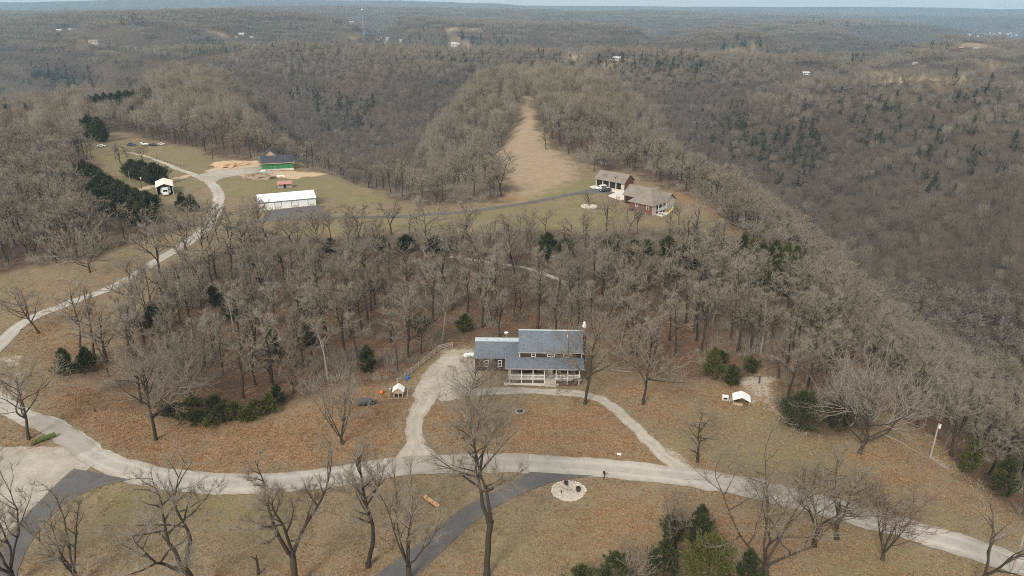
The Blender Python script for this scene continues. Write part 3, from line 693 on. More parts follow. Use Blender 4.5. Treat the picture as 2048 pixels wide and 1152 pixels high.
# --- the trees that stand out: foot u, foot v, top v, crown width px, form, label
HERO = [
 (58, 878, 700, 165, 'spread', 'bare oak beside the mossy log in the left bend of the lane', 0),
 (28, 1172, 885, 230, 'multi', 'dark bare tree in the bottom left corner left of the asphalt drive', 0),
 (152, 1172, 945, 165, 'multi', 'thin-stemmed bare tree just right of the bottom left asphalt drive', 0),
 (392, 1185, 890, 255, 'fork', 'dark forked bare tree on the lawn below the lane, right of the bottom left drive', 0),
 (592, 1180, 868, 205, 'fork', 'tall forked bare tree just right of the short dead stub on the lower lawn', 0),
 (737, 1135, 872, 150, 'tall', 'slender bare tree left of the split log on the lower lawn', 0),
 (818, 1160, 925, 165, 'multi', 'several-stemmed bare tree standing over the lower asphalt drive', 0),
 (973, 1150, 785, 215, 'tallfork', 'tallest bare tree, standing in front of the loop drive lawn', 0),
 (934, 812, 690, 120, 'spread', 'dark bare tree at the left end of the blue-roofed house', 0),
 (959, 862, 735, 190, 'spread', 'pale-limbed bare tree on the leafy lawn inside the loop drive', 2),
 (1170, 808, 600, 185, 'spread', 'big bare oak before the right end of the blue-roofed house porch', 0),
 (1286, 808, 622, 185, 'spread', 'bare oak on the leafy ground to the right of the blue-roofed house', 0),
 (1395, 922, 805, 105, 'small', 'small bare tree beside the right foot of the gravel loop', 0),
 (1720, 906, 705, 270, 'lowwide', 'broad low-branching bare tree on the right lawn before the cedars', 2),
 (1908, 890, 728, 170, 'spread', 'tall dark bare tree beside the pale utility pole at the wood edge', 0),
 (1957, 905, 765, 120, 'fork', 'leaning bare tree behind the olive cedar at the right wood edge', 0),
 (1990, 915, 780, 120, 'spread', 'bare tree above the dark cedar at the right wood edge', 0),
 (1532, 1165, 868, 330, 'multi', 'huge many-limbed bare tree right of the bottom cedar clump', 0),
 (1628, 1092, 925, 150, 'fork', 'leaning bare tree between the many-limbed tree and the lane', 0),
 (1673, 1080, 905, 175, 'fork', 'bare tree with a thick short trunk close below the lane at right', 0),
 (1765, 1120, 945, 160, 'broom', 'reddish upswept bare tree below the lane at right', 1),
 (1955, 1180, 985, 190, 'sparse', 'sparse pale-limbed bare tree in the bottom right corner', 2),
 (685, 890, 742, 120, 'broom', 'V-shaped bare tree on the leafy ground left of the gravel drive', 2),
 (312, 880, 675, 205, 'spread', 'wide bare oak on the leaf-covered lawn left of the low cedars', 0),
 (397, 815, 665, 150, 'spread', 'bare tree rising out of the low cedar thicket', 0),
 (77, 665, 535, 125, 'spread', 'lone bare tree below the lane, nearest the left edge', 0),
 (160, 694, 535, 130, 'spread', 'bare tree with a stout dark trunk below the lane at left', 0),
 (215, 722, 585, 115, 'spread', 'bare tree behind the left cedar pair', 0),
 (272, 642, 495, 105, 'tall', 'tall bare tree beside the lane where the middle wood begins', 0),
 (305, 618, 500, 90, 'sparse', 'thin crooked bare tree on the left corner of the middle wood', 0),
 (319, 545, 430, 95, 'fork', 'bare tree close below the lane, left of the fence', 0),
 (180, 543, 425, 130, 'lowwide', 'low-forked bare tree on the grass above the lane at left', 0),
 (373, 500, 392, 105, 'spread', 'bushy bare tree at the upper side of the lane bend', 0),
 (412, 525, 398, 80, 'tall', 'bare tree below the lane, opposite the bushy one', 0),
 (437, 488, 383, 85, 'tall', 'bare tree at the lane fork by the plank fence', 0),
 (463, 505, 398, 80, 'fork', 'forked bare tree left of the plank fence', 0),
 (513, 473, 380, 90, 'spread', 'left of the two bare trees before the white metal garage', 0),
 (531, 476, 385, 70, 'spread', 'right of the two bare trees before the white metal garage', 0),
 (583, 487, 420, 60, 'fork', 'small bare tree below the asphalt yard of the white garage', 0),
 (641, 520, 398, 95, 'tall', 'bare tree right of the asphalt yard of the white garage', 0),
 (725, 532, 390, 100, 'spread', 'bare tree at the upper edge of the middle wood, left of the dark cedar', 0),
 (783, 470, 385, 60, 'fork', 'thin bare tree by the asphalt lane in the upper field', 0),
 (853, 522, 380, 105, 'spread', 'tall bare tree beside the dark cedar at the upper wood edge', 0),
 (947, 532, 395, 85, 'tall', 'tall bare tree left of the pale track in the wood', 0),
 (965, 562, 415, 100, 'fork', 'tall bare tree beside the pale track in the middle wood', 0),
 (1036, 572, 415, 90, 'tall', 'tall bare tree just above the pale track in the wood', 0),
 (1178, 414, 368, 42, 'small', 'small bare tree in the round stone bed by the brick house', 0),
 (1213, 461, 380, 90, 'spread', 'bare tree before the brick house, below the round bed', 0),
 (1446, 462, 340, 130, 'spread', 'bare tree on the field corner right of the brick house', 0),
 (1188, 342, 270, 80, 'spread', 'dark bare tree behind the four-bay garage', 0),
 (1210, 345, 285, 50, 'fork', 'bare tree close behind the four-bay garage ridge', 0),
 (1003, 392, 290, 70, 'fork', 'bare tree on the corner where wood meets the pale field', 0),
 (1092, 300, 245, 32, 'tall', 'bare tree at the bend of the pale field, right side', 0),
 (268, 259, 212, 62, 'lowwide', 'round-crowned bare tree at the back of the upper left field', 0),
 (1348, 1100, 985, 75, 'broom', 'grey brushy sapling rising from the middle of the bottom cedar clump', 0),
 (1265, 1180, 1085, 85, 'broom', 'low grey brushy sapling at the left of the bottom cedar clump', 0),
 (232, 318, 282, 22, 'tall', 'leftmost slim bare tree of the little row in the upper left field', 0),
 (240, 326, 280, 24, 'tall', 'second slim bare tree of the little row in the upper left field', 0),
 (246, 338, 284, 26, 'tall', 'third and lowest slim bare tree of the little row in the upper left field', 0),
 (256, 326, 286, 24, 'tall', 'fourth slim bare tree of the little row in the upper left field', 0),
 (286, 322, 284, 40, 'fork', 'bushy bare tree right of the little row in the upper left field', 0),
 (425, 318, 280, 40, 'spread', 'bare tree at the field edge left of the clay heaps', 0),
]
for k, (u, vb, vt, wp, form, lab, sp) in enumerate(HERO):
    x, y = G0(u, vb); z = h(x, y); Ht = max(3.0, topz(x, y, u, vt) - z); px = ppm(x, y, z); Wd = wp / px * 1.06
    Ht = Ht - (.02 if y < 125 else .10) * Wd
    near = y < 125
    mm = (('bark', 'twig'), ('bark', 'twig_red'), ('bark', 'bark_pale'))[sp]
    tw = int((4600 if near else 2800) * (Wd * Ht / 300) ** .6) if form != 'sparse' else 900
    tw = max(900, min(tw, 6500))
    ms = tree_meshes('bare_tree', 100 + k, Ht, Wd, form, tw, .016 if near else .021 if y < 200 else .03, m=mm, r0=(.010 * Ht + .09) * (1.25 if form in ('multi', 'fork') else 1) * (1.15 if near else 1.05), b_dens=1.25 if near else 1.0 if y < 200 else .6)
    plant('bare_tree', ms, x, y, 1, 0, lab)
    taken.append((x, y, 3.2 if y < 200 else 4))
# --- broken stub on the lower lawn
x, y = G0(517, 1150); st = thing('tree_stub', 'short dead tree stub with broken side branch on the lower lawn', 'tree stub', (x, y, h(x, y)))
b = MB(); b.tube((0, 0, -.2), (.1, 0, 1.3), .26, .2, 8); b.tube((.1, 0, 1.25), (0, .1, 2.9), .2, .13, 8); b.build('trunk', 'bark', st)
b = MB(); b.tube((0, 0, 2.6), (-.8, .1, 3.1), .1, .05, 6); b.tube((0, .05, 2.7), (.2, .1, 3.5), .08, .03, 6); b.build('branch', 'bark', st)
taken.append((x, y, 3))

# --- evergreens that stand out: foot u, v, top v, width px, shape, colour, label / None, name
CED = [
 (312, 367, 321, 52, 'dome', 0, 'biggest round dark cedar behind the camper shelter', 1), (268, 353, 316, 40, 'dome', 0, 'left of the dark cedars standing by the trench on the upper left field', 1), (287, 358, 318, 44, 'dome', 0, 'middle dark cedar pressed against the biggest round one', 1),
 (298, 424, 380, 46, 'dome', 0, 'dark cedar below the camper shelter at the end of the cedar strip', 0), (366, 420, 385, 30, 'cone', 0, 'left of the two small cedars right of the camper shelter', 0), (384, 424, 389, 30, 'cone', 0, 'right of the two small cedars right of the camper shelter', 0),
 (133, 748, 692, 45, 'cone', 0, 'left of the two dark cedars below the lane at left', 0), (176, 742, 690, 50, 'cone', 0, 'right of the two dark cedars below the lane at left', 0),
 (1598, 856, 770, 95, 'dome', 0, 'big dark cedar at the wood edge left of the broad low tree', 1), (1672, 856, 790, 60, 'dome', 0, 'dark cedar half behind the broad low-branching tree', 1),
 (1424, 752, 690, 50, 'cone', 1, 'lone olive green cedar in front of the right wood', 0), (1462, 770, 728, 36, 'dome', 0, 'low dark cedar right of the lone olive one', 1),
 (1940, 925, 872, 42, 'dome', 1, 'olive cedar below the pale utility pole at right', 1), (2010, 968, 905, 55, 'dome', 0, 'dark cedar at the right edge of the lawn', 1),
 (1395, 1100, 1002, 85, 'cone', 0, 'tallest spiky dark cedar of the bottom clump', 0), (1412, 1180, 1055, 115, 'dome', 1, 'greenest full cedar in front of the bottom clump', 1), (1325, 1165, 1070, 95, 'cone', 0, 'dark cedar in the left middle of the bottom clump', 0),
 (1228, 1175, 1100, 75, 'dome', 0, 'low cedar at the left end of the bottom clump', 1), (1160, 1180, 1128, 55, 'dome', 0, 'smallest cedar cut by the bottom edge', 1), (1490, 1180, 1090, 70, 'cone', 0, 'dark cedar squeezed against the huge many-limbed tree', 0),
 (1345, 1075, 1025, 60, 'dome', 0, 'dark cedar at the back of the bottom clump', 1),
 (872, 512, 472, 40, 'dome', 0, 'dark cedar at the upper edge of the middle wood', 1), (1230, 505, 470, 40, 'dome', 0, 'dark cedar in the wood below the brick house', 1), (545, 722, 640, 40, 'cone', 0, 'slim cedar inside the left part of the middle wood', 0),
]
ORD = 'first second third fourth fifth sixth seventh eighth ninth tenth eleventh twelfth thirteenth fourteenth fifteenth sixteenth seventeenth eighteenth nineteenth twentieth twenty-first twenty-second'.split()
def nth(us, u, what):
    return '%s from the left of the %s' % (ORD[sorted(us).index(u)], what)
def Gup(u, v, dz):
    d = ray(u, v - 20); hl = math.hypot(d[0], d[1]); X = d[0] / hl * _T; Y = d[1] / hl * _T; Z = CAMZ + d[2] / hl * _T
    i = np.nonzero(Z < H(X, Y) + dz)[0][0]; return float(X[i]), float(Y[i])
def cedar(u, vb, vt, wp, shape, col, lab, group=None, ground=G0):
    x, y = ground(u, vb); z = h(x, y); Ht = max(1.6, topz(x, y, u, vt) - z); Wd = wp / ppm(x, y, z)
    Ht -= .12 * Wd
    n = int(np.clip(2300 * (Wd * Ht / 20) ** .7, 800, 7000)); sz = .33 if y < 130 else .42 if y < 200 else .7
    ms = cedar_meshes('cedar', int(u * 7 + vb), Ht, Wd, n, ('cedar', 'cedar_light')[col], sz, True, shape)
    plant('cedar_tree', ms, x, y, 1, 0, lab, 'evergreen', group); taken.append((x, y, Wd * .55 + 1.6))
for (u, vb, vt, wp, shape, col, lab, d) in CED: cedar(u, vb, vt, wp, shape, col, lab)
SET20313 = [(q[0], q[1], q[1] - (q[1] - q[2]) * .72, q[3], q[4]) for q in [(345, 830, 790, 50, 0), (372, 838, 800, 46, 0), (398, 846, 806, 50, 0), (422, 852, 818, 42, 1), (446, 838, 790, 52, 0), (470, 836, 785, 46, 0), (492, 840, 808, 36, 1), (512, 832, 780, 46, 0), (540, 824, 768, 42, 0), (556, 806, 750, 40, 0), (430, 822, 775, 50, 0), (385, 815, 770, 46, 0), (330, 822, 790, 36, 0)]]
for (u, vb, vt, wp, col) in SET20313:
    cedar(u, vb, vt, wp, 'dome' if wp > 47 else 'cone', 1 if wp in (46, 42, 36) else col, nth([q[0] for q in SET20313], u, 'low cedars in the thicket behind the left lawn'), 'low cedars of the thicket behind the left lawn')
SET20920 = [(176, 378, 316, 44), (192, 386, 324, 46), (210, 396, 340, 46), (228, 406, 348, 48), (245, 414, 358, 46), (262, 424, 366, 48), (280, 430, 374, 44), (204, 420, 366, 46), (238, 432, 380, 48), (268, 446, 396, 46), (290, 452, 402, 40)]
for (u, vb, vt, wp) in SET20920:
    cedar(u, vb, vt, wp, 'dome', 0, nth([q[0] for q in SET20920], u, 'dark cedars in the strip below the camper field'), 'cedars in the strip below the upper left field')
SET21316 = [(1484, 520, 468, 34), (1500, 530, 475, 36), (1520, 540, 485, 40), (1545, 545, 478, 42), (1570, 540, 482, 36), (1590, 530, 490, 34), (1555, 565, 515, 40), (1530, 570, 530, 36), (1505, 560, 520, 32), (1585, 555, 510, 34)]
for (u, vb, vt, wp) in SET21316:
    cedar(u, vb, vt, wp, 'cone' if wp < 37 else 'dome', 1 if wp in (32, 36) else 0, nth([q[0] for q in SET21316], u, 'dark cedars clumped right of the brick house'), 'cedars clumped on the slope below the field corner')
SET21764 = [(1095, 500, 466, 30), (1130, 515, 478, 34), (1268, 512, 480, 30), (1292, 520, 478, 34), (1335, 520, 470, 36), (1375, 515, 482, 28), (1390, 540, 495, 30), (1345, 560, 520, 30), (660, 508, 478, 28), (760, 500, 472, 30), (812, 505, 470, 34), (430, 612, 568, 34), (312, 672, 600, 40), (465, 640, 590, 32), (620, 690, 640, 30), (735, 745, 690, 34), (1090, 520, 490, 26), (840, 665, 625, 34), (930, 662, 628, 30), (1500, 745, 712, 34), (1440, 730, 700, 30)]
for (u, vb, vt, wp) in SET21764:
    cedar(u, vb, vt, wp, 'dome', 0, nth([q[0] for q in SET21764], u, 'dark cedars scattered through the middle wood'), 'cedars scattered through the middle wood')
SET22383 = [(178, 214, 195, 22), (193, 215, 192, 22), (208, 214, 190, 20), (222, 212, 190, 24), (238, 210, 186, 22), (254, 206, 184, 22), (270, 203, 182, 22), (286, 201, 178, 22), (300, 204, 182, 20), (216, 222, 204, 24), (246, 216, 197, 24), (290, 214, 194, 24), (176, 262, 232, 30), (195, 265, 238, 22)]
for (u, vb, vt, wp) in SET22383:
    cedar(u, vb, vt - 7, wp * 1.45, 'cone' if wp < 22 else 'dome', 0, nth([q[0] for q in SET22383], u, 'dark cedars on the ridge above the upper left field'), 'cedars along the ridge above the upper left field', lambda a, c: Gup(a, c, 11))

# --- woods: sites on a jittered grid
def sites(step, rmin, rmax, half=.80, seed=0):
    g = np.random.default_rng(seed); out = []
    n = int(rmax / step) + 2
    X, Y = np.meshgrid(np.arange(-n, n) * step, np.arange(0, n) * step)
    X = X + g.uniform(-.5, .5, X.shape) * step; Y = Y + g.uniform(-.5, .5, Y.shape) * step
    X = X.ravel(); Y = Y.ravel(); d = np.hypot(X, Y); zc = Y * math.cos(PITCH) + CAMZ * math.sin(PITCH)
    k = (d > rmin) & (d < rmax) & (np.abs(X) < half * zc + 8) & (Y > 45)
    X = X[k]; Y = Y[k]; k = ~open_mask(X, Y); return X[k], Y[k], g
def clear(X, Y):
    k = np.ones(len(X), bool)
    for (x, y, r) in taken + BOX: k &= (X - x) ** 2 + (Y - y) ** 2 > r * r
    return k
BOX += [(-2, 146, 11), (8, 142, 12), (50, 282, 14), (40, 295, 13), (-112, 348, 13), (-84, 278, 14), (-143, 298, 9)]
# far houses: photo pixel, length, depth, height, wall, roof, turn, label
FW = [19, 16, 15, 9, 8, 9, 10, 13, 10, 6, 7, 9, 8, 16, 13, 6]
FARH = [(912, 92, 34, 14, 6, 'white', 'white', 8, 'long white farm building beside the far cedar row'), (1233, 121, 26, 14, 6, 'white', 'white', -4, 'long white building in the far woods beyond the dome ridge'),
 (757, 80, 22, 12, 6, 'tan', 'brown', 0, 'tan house right of the radio tower foot'), (776, 79, 16, 10, 6, 'white', 'grey', 10, 'white house second to the right of the radio tower'), (803, 82, 14, 10, 6, 'white', 'grey', -8, 'small white house left of the far cedar row'),
 (703, 47, 50, 24, 12, 'white', 'white', 0, 'white roof on the far ridge above and left of the tower foot'), (1922, 99, 22, 14, 9, 'brick', 'red', 20, 'red-brown house on the far right ridge'), (1951, 101, 24, 14, 7, 'grey', 'grey', 0, 'grey house right of the red-brown far house'),
 (483, 71, 26, 16, 9, 'white', 'white', 10, 'white house on the far left hill'), (472, 76, 18, 12, 7, 'tan', 'brown', 0, 'tan house below the white far-left hill house'), (503, 76, 18, 12, 7, 'tan', 'grey', 0, 'grey-roofed house right of the white far-left hill house'),
 (118, 63, 30, 18, 10, 'white', 'white', 25, 'white building on the slope of the far left hill'), (141, 61, 22, 14, 9, 'white', 'grey', 0, 'grey-roofed building right of the white one on the far left hill'), (186, 88, 22, 12, 6, 'tan', 'brown', 5, 'low tan house in the far left clearing'),
 (1612, 150, 18, 9, 4, 'white', 'white', 0, 'low white house in the woods at far right'), (1830, 129, 12, 8, 5, 'white', 'grey', 0, 'tiny white house above the pale field strip at right')]
FARH = [(q[0], q[1], max(7., min(q[2], FW[k] / ppm(*G(q[0], q[1]), h(*G(q[0], q[1]))))), q[3], q[4]) + q[5:] for k, q in enumerate(FARH)]
FARH = [(q[0], q[1], q[2], min(q[3], q[2] * .6), min(q[4], q[2] * .3)) + q[5:] for q in FARH]
for q in FARH: x, y = G(q[0], q[1]); dd_ = math.hypot(x, y); BOX += [(x, y, 22), (x * (1 - 30 / dd_), y * (1 - 30 / dd_), 20)]
LAKE = (-2560, 5150); LAKEZ = h(*LAKE) + 9; dd_ = 5750
BOX += [(LAKE[0] * (1 + k / dd_), LAKE[1] * (1 + k / dd_), 200) for k in (-500, -250, 0, 250, 450)]
for u in (1940, 1975, 2010): x, y = G(u, 70); BOX.append((x, y, 130))
tx, ty = np.array([G0(u, v) for u, v in [(960, 523), (1010, 530), (1060, 540), (1100, 553)]]).T
BOX += [(a, b_, 3.2) for a, b_ in zip(tx, ty)]
X, Y, g = sites(6.2, 60, 470, seed=3); k = clear(X, Y) & ~inside(X, Y, poly0([(150, 318), (330, 345), (350, 455), (262, 482), (180, 450)])) & ~inside(X, Y, poly0([(165, 200), (310, 190), (320, 216), (170, 236)])); X, Y = X[k], Y[k]
U_, V_, _c = project(X, Y, H(X, Y))
belt = (V_ < 552) & (U_ > 420) & (U_ < 1310); belt2 = (U_ >= 1310) & (U_ < 1500) & (V_ < 520)
k = g.uniform(size=len(X)) < np.where(belt, .34, np.where(belt2, .6, np.where((V_ > 520) & (V_ < 660) & (U_ < 1230) & (U_ > 820), .62, .93))); X, Y = X[k], Y[k]
Zs = H(X, Y); pu, pv, pc = project(X, Y, Zs + 9)
vis = (pu > -60) & (pu < 2108)
dd = np.hypot(X, Y); order = np.argsort(np.where(vis, dd, dd + 1e5))
NB = 240
near_i = order[:NB]; rest_i = order[NB:]
FOREST = [tree_meshes('bare_tree', 300 + i, 1.0 * hh, w, fm, 1350, .022, sides=(5, 4, 3, 3), m=mm, b_dens=.6) for i, (hh, w, fm, mm) in enumerate([
    (16.5, 10.5, 'spread', ('bark', 'twig')), (15, 9.5, 'fork', ('bark', 'twig')), (17.5, 8.5, 'forest', ('bark', 'twig')), (14, 11, 'spread', ('bark', 'twig')), (17, 8, 'tallfork', ('bark', 'twig')), (15, 8.5, 'forest', ('twig', 'bark_pale')), (14, 10.5, 'fork', ('bark_pale', 'twig')), (12, 9, 'multi', ('bark', 'twig'))])]
LOOK = ['wide-crowned', 'forked', 'slender', 'low spreading', 'twin-stemmed', 'pale-barked', 'pale forked', 'many-stemmed']
def wood_label(x, y, q):
    u, v, _ = project(x, y, h(x, y))
    if u < 420 and v < 560: where = 'above the left lane ' + ('at the left edge' if u < 120 else 'beside the cedar strip' if u > 240 else 'behind the low-forked one')
    elif u > 1500 or (u > 1380 and v > 640): where = 'on the slope ' + ('behind the white-roofed shelter' if u < 1590 else 'behind the broad low tree' if u < 1790 else 'behind the pale utility pole' if v > 690 else 'far up the right edge' if u > 1900 else 'below the right ridge')
    elif v < 552: where = 'in the wood just below the ' + ('white metal garage' if u < 700 else 'pale field' if u < 1050 else 'brick house' if u < 1320 else 'field corner cedars')
    else: where = ('in the deep' if v < 630 else 'in the front') + ' wood ' + ('beside the lane' if u < 430 else 'above the cedar thicket' if u < 620 else 'above the rail fence' if u < 860 else 'behind the blue-roofed house' if u < 1200 else 'right of blue-roofed house' if u < 1400 else 'near the olive cedar')
    return LOOK[q] + ' bare trees ' + where, u
wood_sets = {}
wts = np.array([.14, .14, .23, .10, .22, .06, .05, .06])
for i in near_i:
    q = int(g.choice(8, p=wts)); x, y = float(X[i]), float(Y[i]); s = float(g.uniform(.72, 1.02)) * (.74 if 225 < y and abs(x + 5) < 90 else 1.0)
    grp, u_ = wood_label(x, y, q)
    o = plant('bare_tree', FOREST[q], x, y, s, float(g.uniform(0, 6.28)), grp, 'tree', grp, s * float(g.uniform(.9, 1.12)))
    wood_sets.setdefault(grp, []).append((u_, o.name, o))
for grp, L_ in wood_sets.items():
    for k, (u_, nm, o) in enumerate(sorted(L_)):
        o['label'] = ('single ' + grp.replace(' bare trees ', ' bare tree ')) if len(L_) == 1 else '%s from left among %s' % (ORD[k], grp)

# --- trees nobody could count: one scatter object per belt, instanced by geometry nodes
def scatter(name, pts, scales, protos, label, rzs=None, pick=None):
    c = bpy.data.collections.new(name + '_kinds')
    for i, me in enumerate(protos):
        o = bpy.data.objects.new('%s_kind_%02d' % (name, i), me); c.objects.link(o)
    me = bpy.data.meshes.new(name); n = len(pts)
    me.vertices.add(n); me.vertices.foreach_set('co', np.asarray(pts, np.float32).ravel())
    gg = np.random.default_rng(len(pts))
    a = me.attributes.new('rz', 'FLOAT', 'POINT'); a.data.foreach_set('value', gg.uniform(0, 6.28, n).astype(np.float32))
    a = me.attributes.new('sc', 'FLOAT_VECTOR', 'POINT'); a.data.foreach_set('vector', np.asarray(scales, np.float32).ravel())
    a = me.attributes.new('vi', 'INT', 'POINT'); a.data.foreach_set('value', (gg.integers(0, len(protos), n) if pick is None else np.asarray(pick)).astype(np.int32))
    o = add_obj(name, me); tag(o, label, kind='stuff')
    ng = bpy.data.node_groups.new(name, 'GeometryNodeTree')
    ng.interface.new_socket('Geometry', in_out='INPUT', socket_type='NodeSocketGeometry'); ng.interface.new_socket('Geometry', in_out='OUTPUT', socket_type='NodeSocketGeometry')
    N = ng.nodes; L = ng.links
    gi = N.new('NodeGroupInput'); go = N.new('NodeGroupOutput'); ip = N.new('GeometryNodeInstanceOnPoints'); ci = N.new('GeometryNodeCollectionInfo')
    ci.inputs[0].default_value = c; ci.inputs['Separate Children'].default_value = True; ci.inputs['Reset Children'].default_value = True
    def na(nm, ty):
        q = N.new('GeometryNodeInputNamedAttribute'); q.data_type = ty; q.inputs[0].default_value = nm; return q.outputs[0]
    cx = N.new('ShaderNodeCombineXYZ'); er = N.new('FunctionNodeEulerToRotation')
    L.new(na('rz', 'FLOAT'), cx.inputs[2]); L.new(cx.outputs[0], er.inputs[0])
    L.new(gi.outputs[0], ip.inputs['Points']); L.new(ci.outputs[0], ip.inputs['Instance']); ip.inputs['Pick Instance'].default_value = True
    L.new(na('vi', 'INT'), ip.inputs['Instance Index']); L.new(er.outputs[0], ip.inputs['Rotation']); L.new(na('sc', 'FLOAT_VECTOR'), ip.inputs['Scale'])
    L.new(ip.outputs[0], go.inputs[0])
    md = o.modifiers.new('scatter', 'NODES'); md.node_group = ng
    return o
def sc3(n, g, a, b):
    s = g.uniform(a, b, n); return np.stack([s, s, s * g.uniform(.88, 1.15, n)], 1)
# middle distance kinds, lighter meshes
MID = [tree_meshes('wood_tree', 400 + i, hh, w, fm, 640, .038, sides=(4, 3, 3, 3), split=False, m=('bark', 'twig'), b_dens=.35, sub=False) for i, (hh, w, fm) in enumerate([(16, 11, 'spread'), (15, 11.5, 'spread'), (16.5, 10.5, 'forest'), (14.5, 11.5, 'fork'), (15.5, 10.5, 'tallfork'), (13, 10, 'multi')])]
def low_tree(seed, Ht, Wd, n=46, w=.075):
    g = np.random.default_rng(seed)
    P = [tubes([(0, 0, -.4), (0, 0, Ht * .45)], [(0, 0, Ht * .45), (g.normal() * .4, g.normal() * .4, Ht * .9)], [.18, .13], [.13, .04], 3)]
    a = g.uniform(0, 2 * PI, n); t = g.uniform(.42, .80, n); rr = Wd * .5 * np.sqrt(g.uniform(.05, 1, n)) * .55
    p0 = np.stack([np.cos(a) * rr, np.sin(a) * rr, Ht * t * (1 - .12 * rr / Wd)], 1)
    d = np.stack([np.cos(a) * .40, np.sin(a) * .40, np.ones(n) * 1.15], 1) + g.normal(size=(n, 3)) * .30; d /= np.linalg.norm(d, axis=1)[:, None]
    L = g.uniform(1.6, 3.6, n) * Ht / 15
    P.append(tubes(p0, p0 + d * L[:, None], np.full(n, w), None, 3, True))
    k = 9; a = g.uniform(0, 2 * PI, k); z0 = Ht * g.uniform(.35, .6, k)
    q0 = np.stack([a * 0, a * 0, z0], 1); q1 = np.stack([np.cos(a) * Wd * .36, np.sin(a) * Wd * .36, z0 + Ht * .3], 1)
    P.append(tubes(q0, q1, np.full(k, .11), np.full(k, .03), 3))
    return join(P)
LOW = [mesh_np('wood_tree_far', *low_tree(500 + i, 15 + i % 3, 11.5 - i % 3, 175, .06), M['twig_far'], True) for i in range(7)]
LOWB = [mesh_np('wood_tree_slope', *low_tree(560 + i, 15 + i % 3, 10.5 - i % 3, 130, .06), M['twig_slope'], True) for i in range(6)]
def patch(seed, size, cnt, n=26, w=.13):
    g = np.random.default_rng(seed); out = []
    for i in range(cnt):
        v, q, t = low_tree(seed * 50 + i, g.uniform(11, 16), g.uniform(7, 10), n, w)
        v = v + np.array([g.uniform(-.5, .5) * size, g.uniform(-.5, .5) * size, 0]); out.append((v, q, t))
    return join(out)
ri = rest_i; Pn = np.stack([X[ri], Y[ri], Zs[ri]], 1)
scatter('wood', Pn, sc3(len(ri), g, .75, 1.05) * np.where((Y[ri] > 225) & (np.abs(X[ri] + 5) < 75) & (Y[ri] < 262), .72, 1.0)[:, None], MID, 'bare woods running on behind the nearest trees')
X2, Y2, g2 = sites(6.8, 470, 1250, .78, 5); k = clear(X2, Y2) & ~inside(X2, Y2, polyG([(170, 196), (300, 184), (318, 208), (175, 224)])); X2, Y2 = X2[k], Y2[k]
Z2 = H(X2, Y2); 
low_side = Z2 < -34 + 22 * (fbm(X2 / 70, Y2 / 70, 3, 61) - .5) - 22 * ((X2 < 190) & (Y2 < 760) & (X2 > -80))
keep = g2.uniform(size=len(X2)) < .74 + .45 * sstep(.36, .55, fbm(X2 / 45, Y2 / 45, 3, 67)); X2, Y2, Z2, far_side = X2[keep], Y2[keep], Z2[keep], low_side[keep]
far_side ^= g2.uniform(size=len(X2)) < .10
pk = np.where(far_side, len(LOW) + g2.integers(0, 6, len(X2)), g2.integers(0, 7, len(X2)))
scatter('wood', np.stack([X2, Y2, Z2], 1), sc3(len(X2), g2, .58, 1.22), LOW + LOWB, 'bare woods on the ridges and hollows beyond the fields', pick=pk)
PAT = [mesh_np('wood_patch', *patch(700 + i, 38, 26), M[('twig_slope', 'twig_far')[i % 2]], True) for i in range(5)]
X3, Y3, g3 = sites(33, 1250, 3300, .76, 8); k = clear(X3, Y3); X3, Y3 = X3[k], Y3[k]; Z3 = H(X3, Y3)
scatter('far_wood', np.stack([X3, Y3, Z3], 1), sc3(len(X3), g3, .85, 1.12), PAT, 'bare woods covering the far hills', pick=np.where(Z3 < -26 + 20 * (fbm(X3 / 150, Y3 / 150, 2, 63) - .5), 2 * g3.integers(0, 3, len(X3)), 1 + 2 * g3.integers(0, 2, len(X3))))
PAT2 = [mesh_np('wood_patch_far', *patch(800 + i, 75, 46, 22, .26), M[('twig_slope', 'twig_far')[i % 2]], True) for i in range(4)]
X4, Y4, g4 = sites(64, 3300, 9000, .75, 9); k = clear(X4, Y4); X4, Y4 = X4[k], Y4[k]; Z4 = H(X4, Y4)
scatter('far_wood', np.stack([X4, Y4, Z4], 1), sc3(len(X4), g4, .9, 1.1), PAT2, 'bare woods on the hazy farthest hills', pick=np.where(Z4 < -22, 2 * g4.integers(0, 2, len(X4)), 1 + 2 * g4.integers(0, 2, len(X4))))
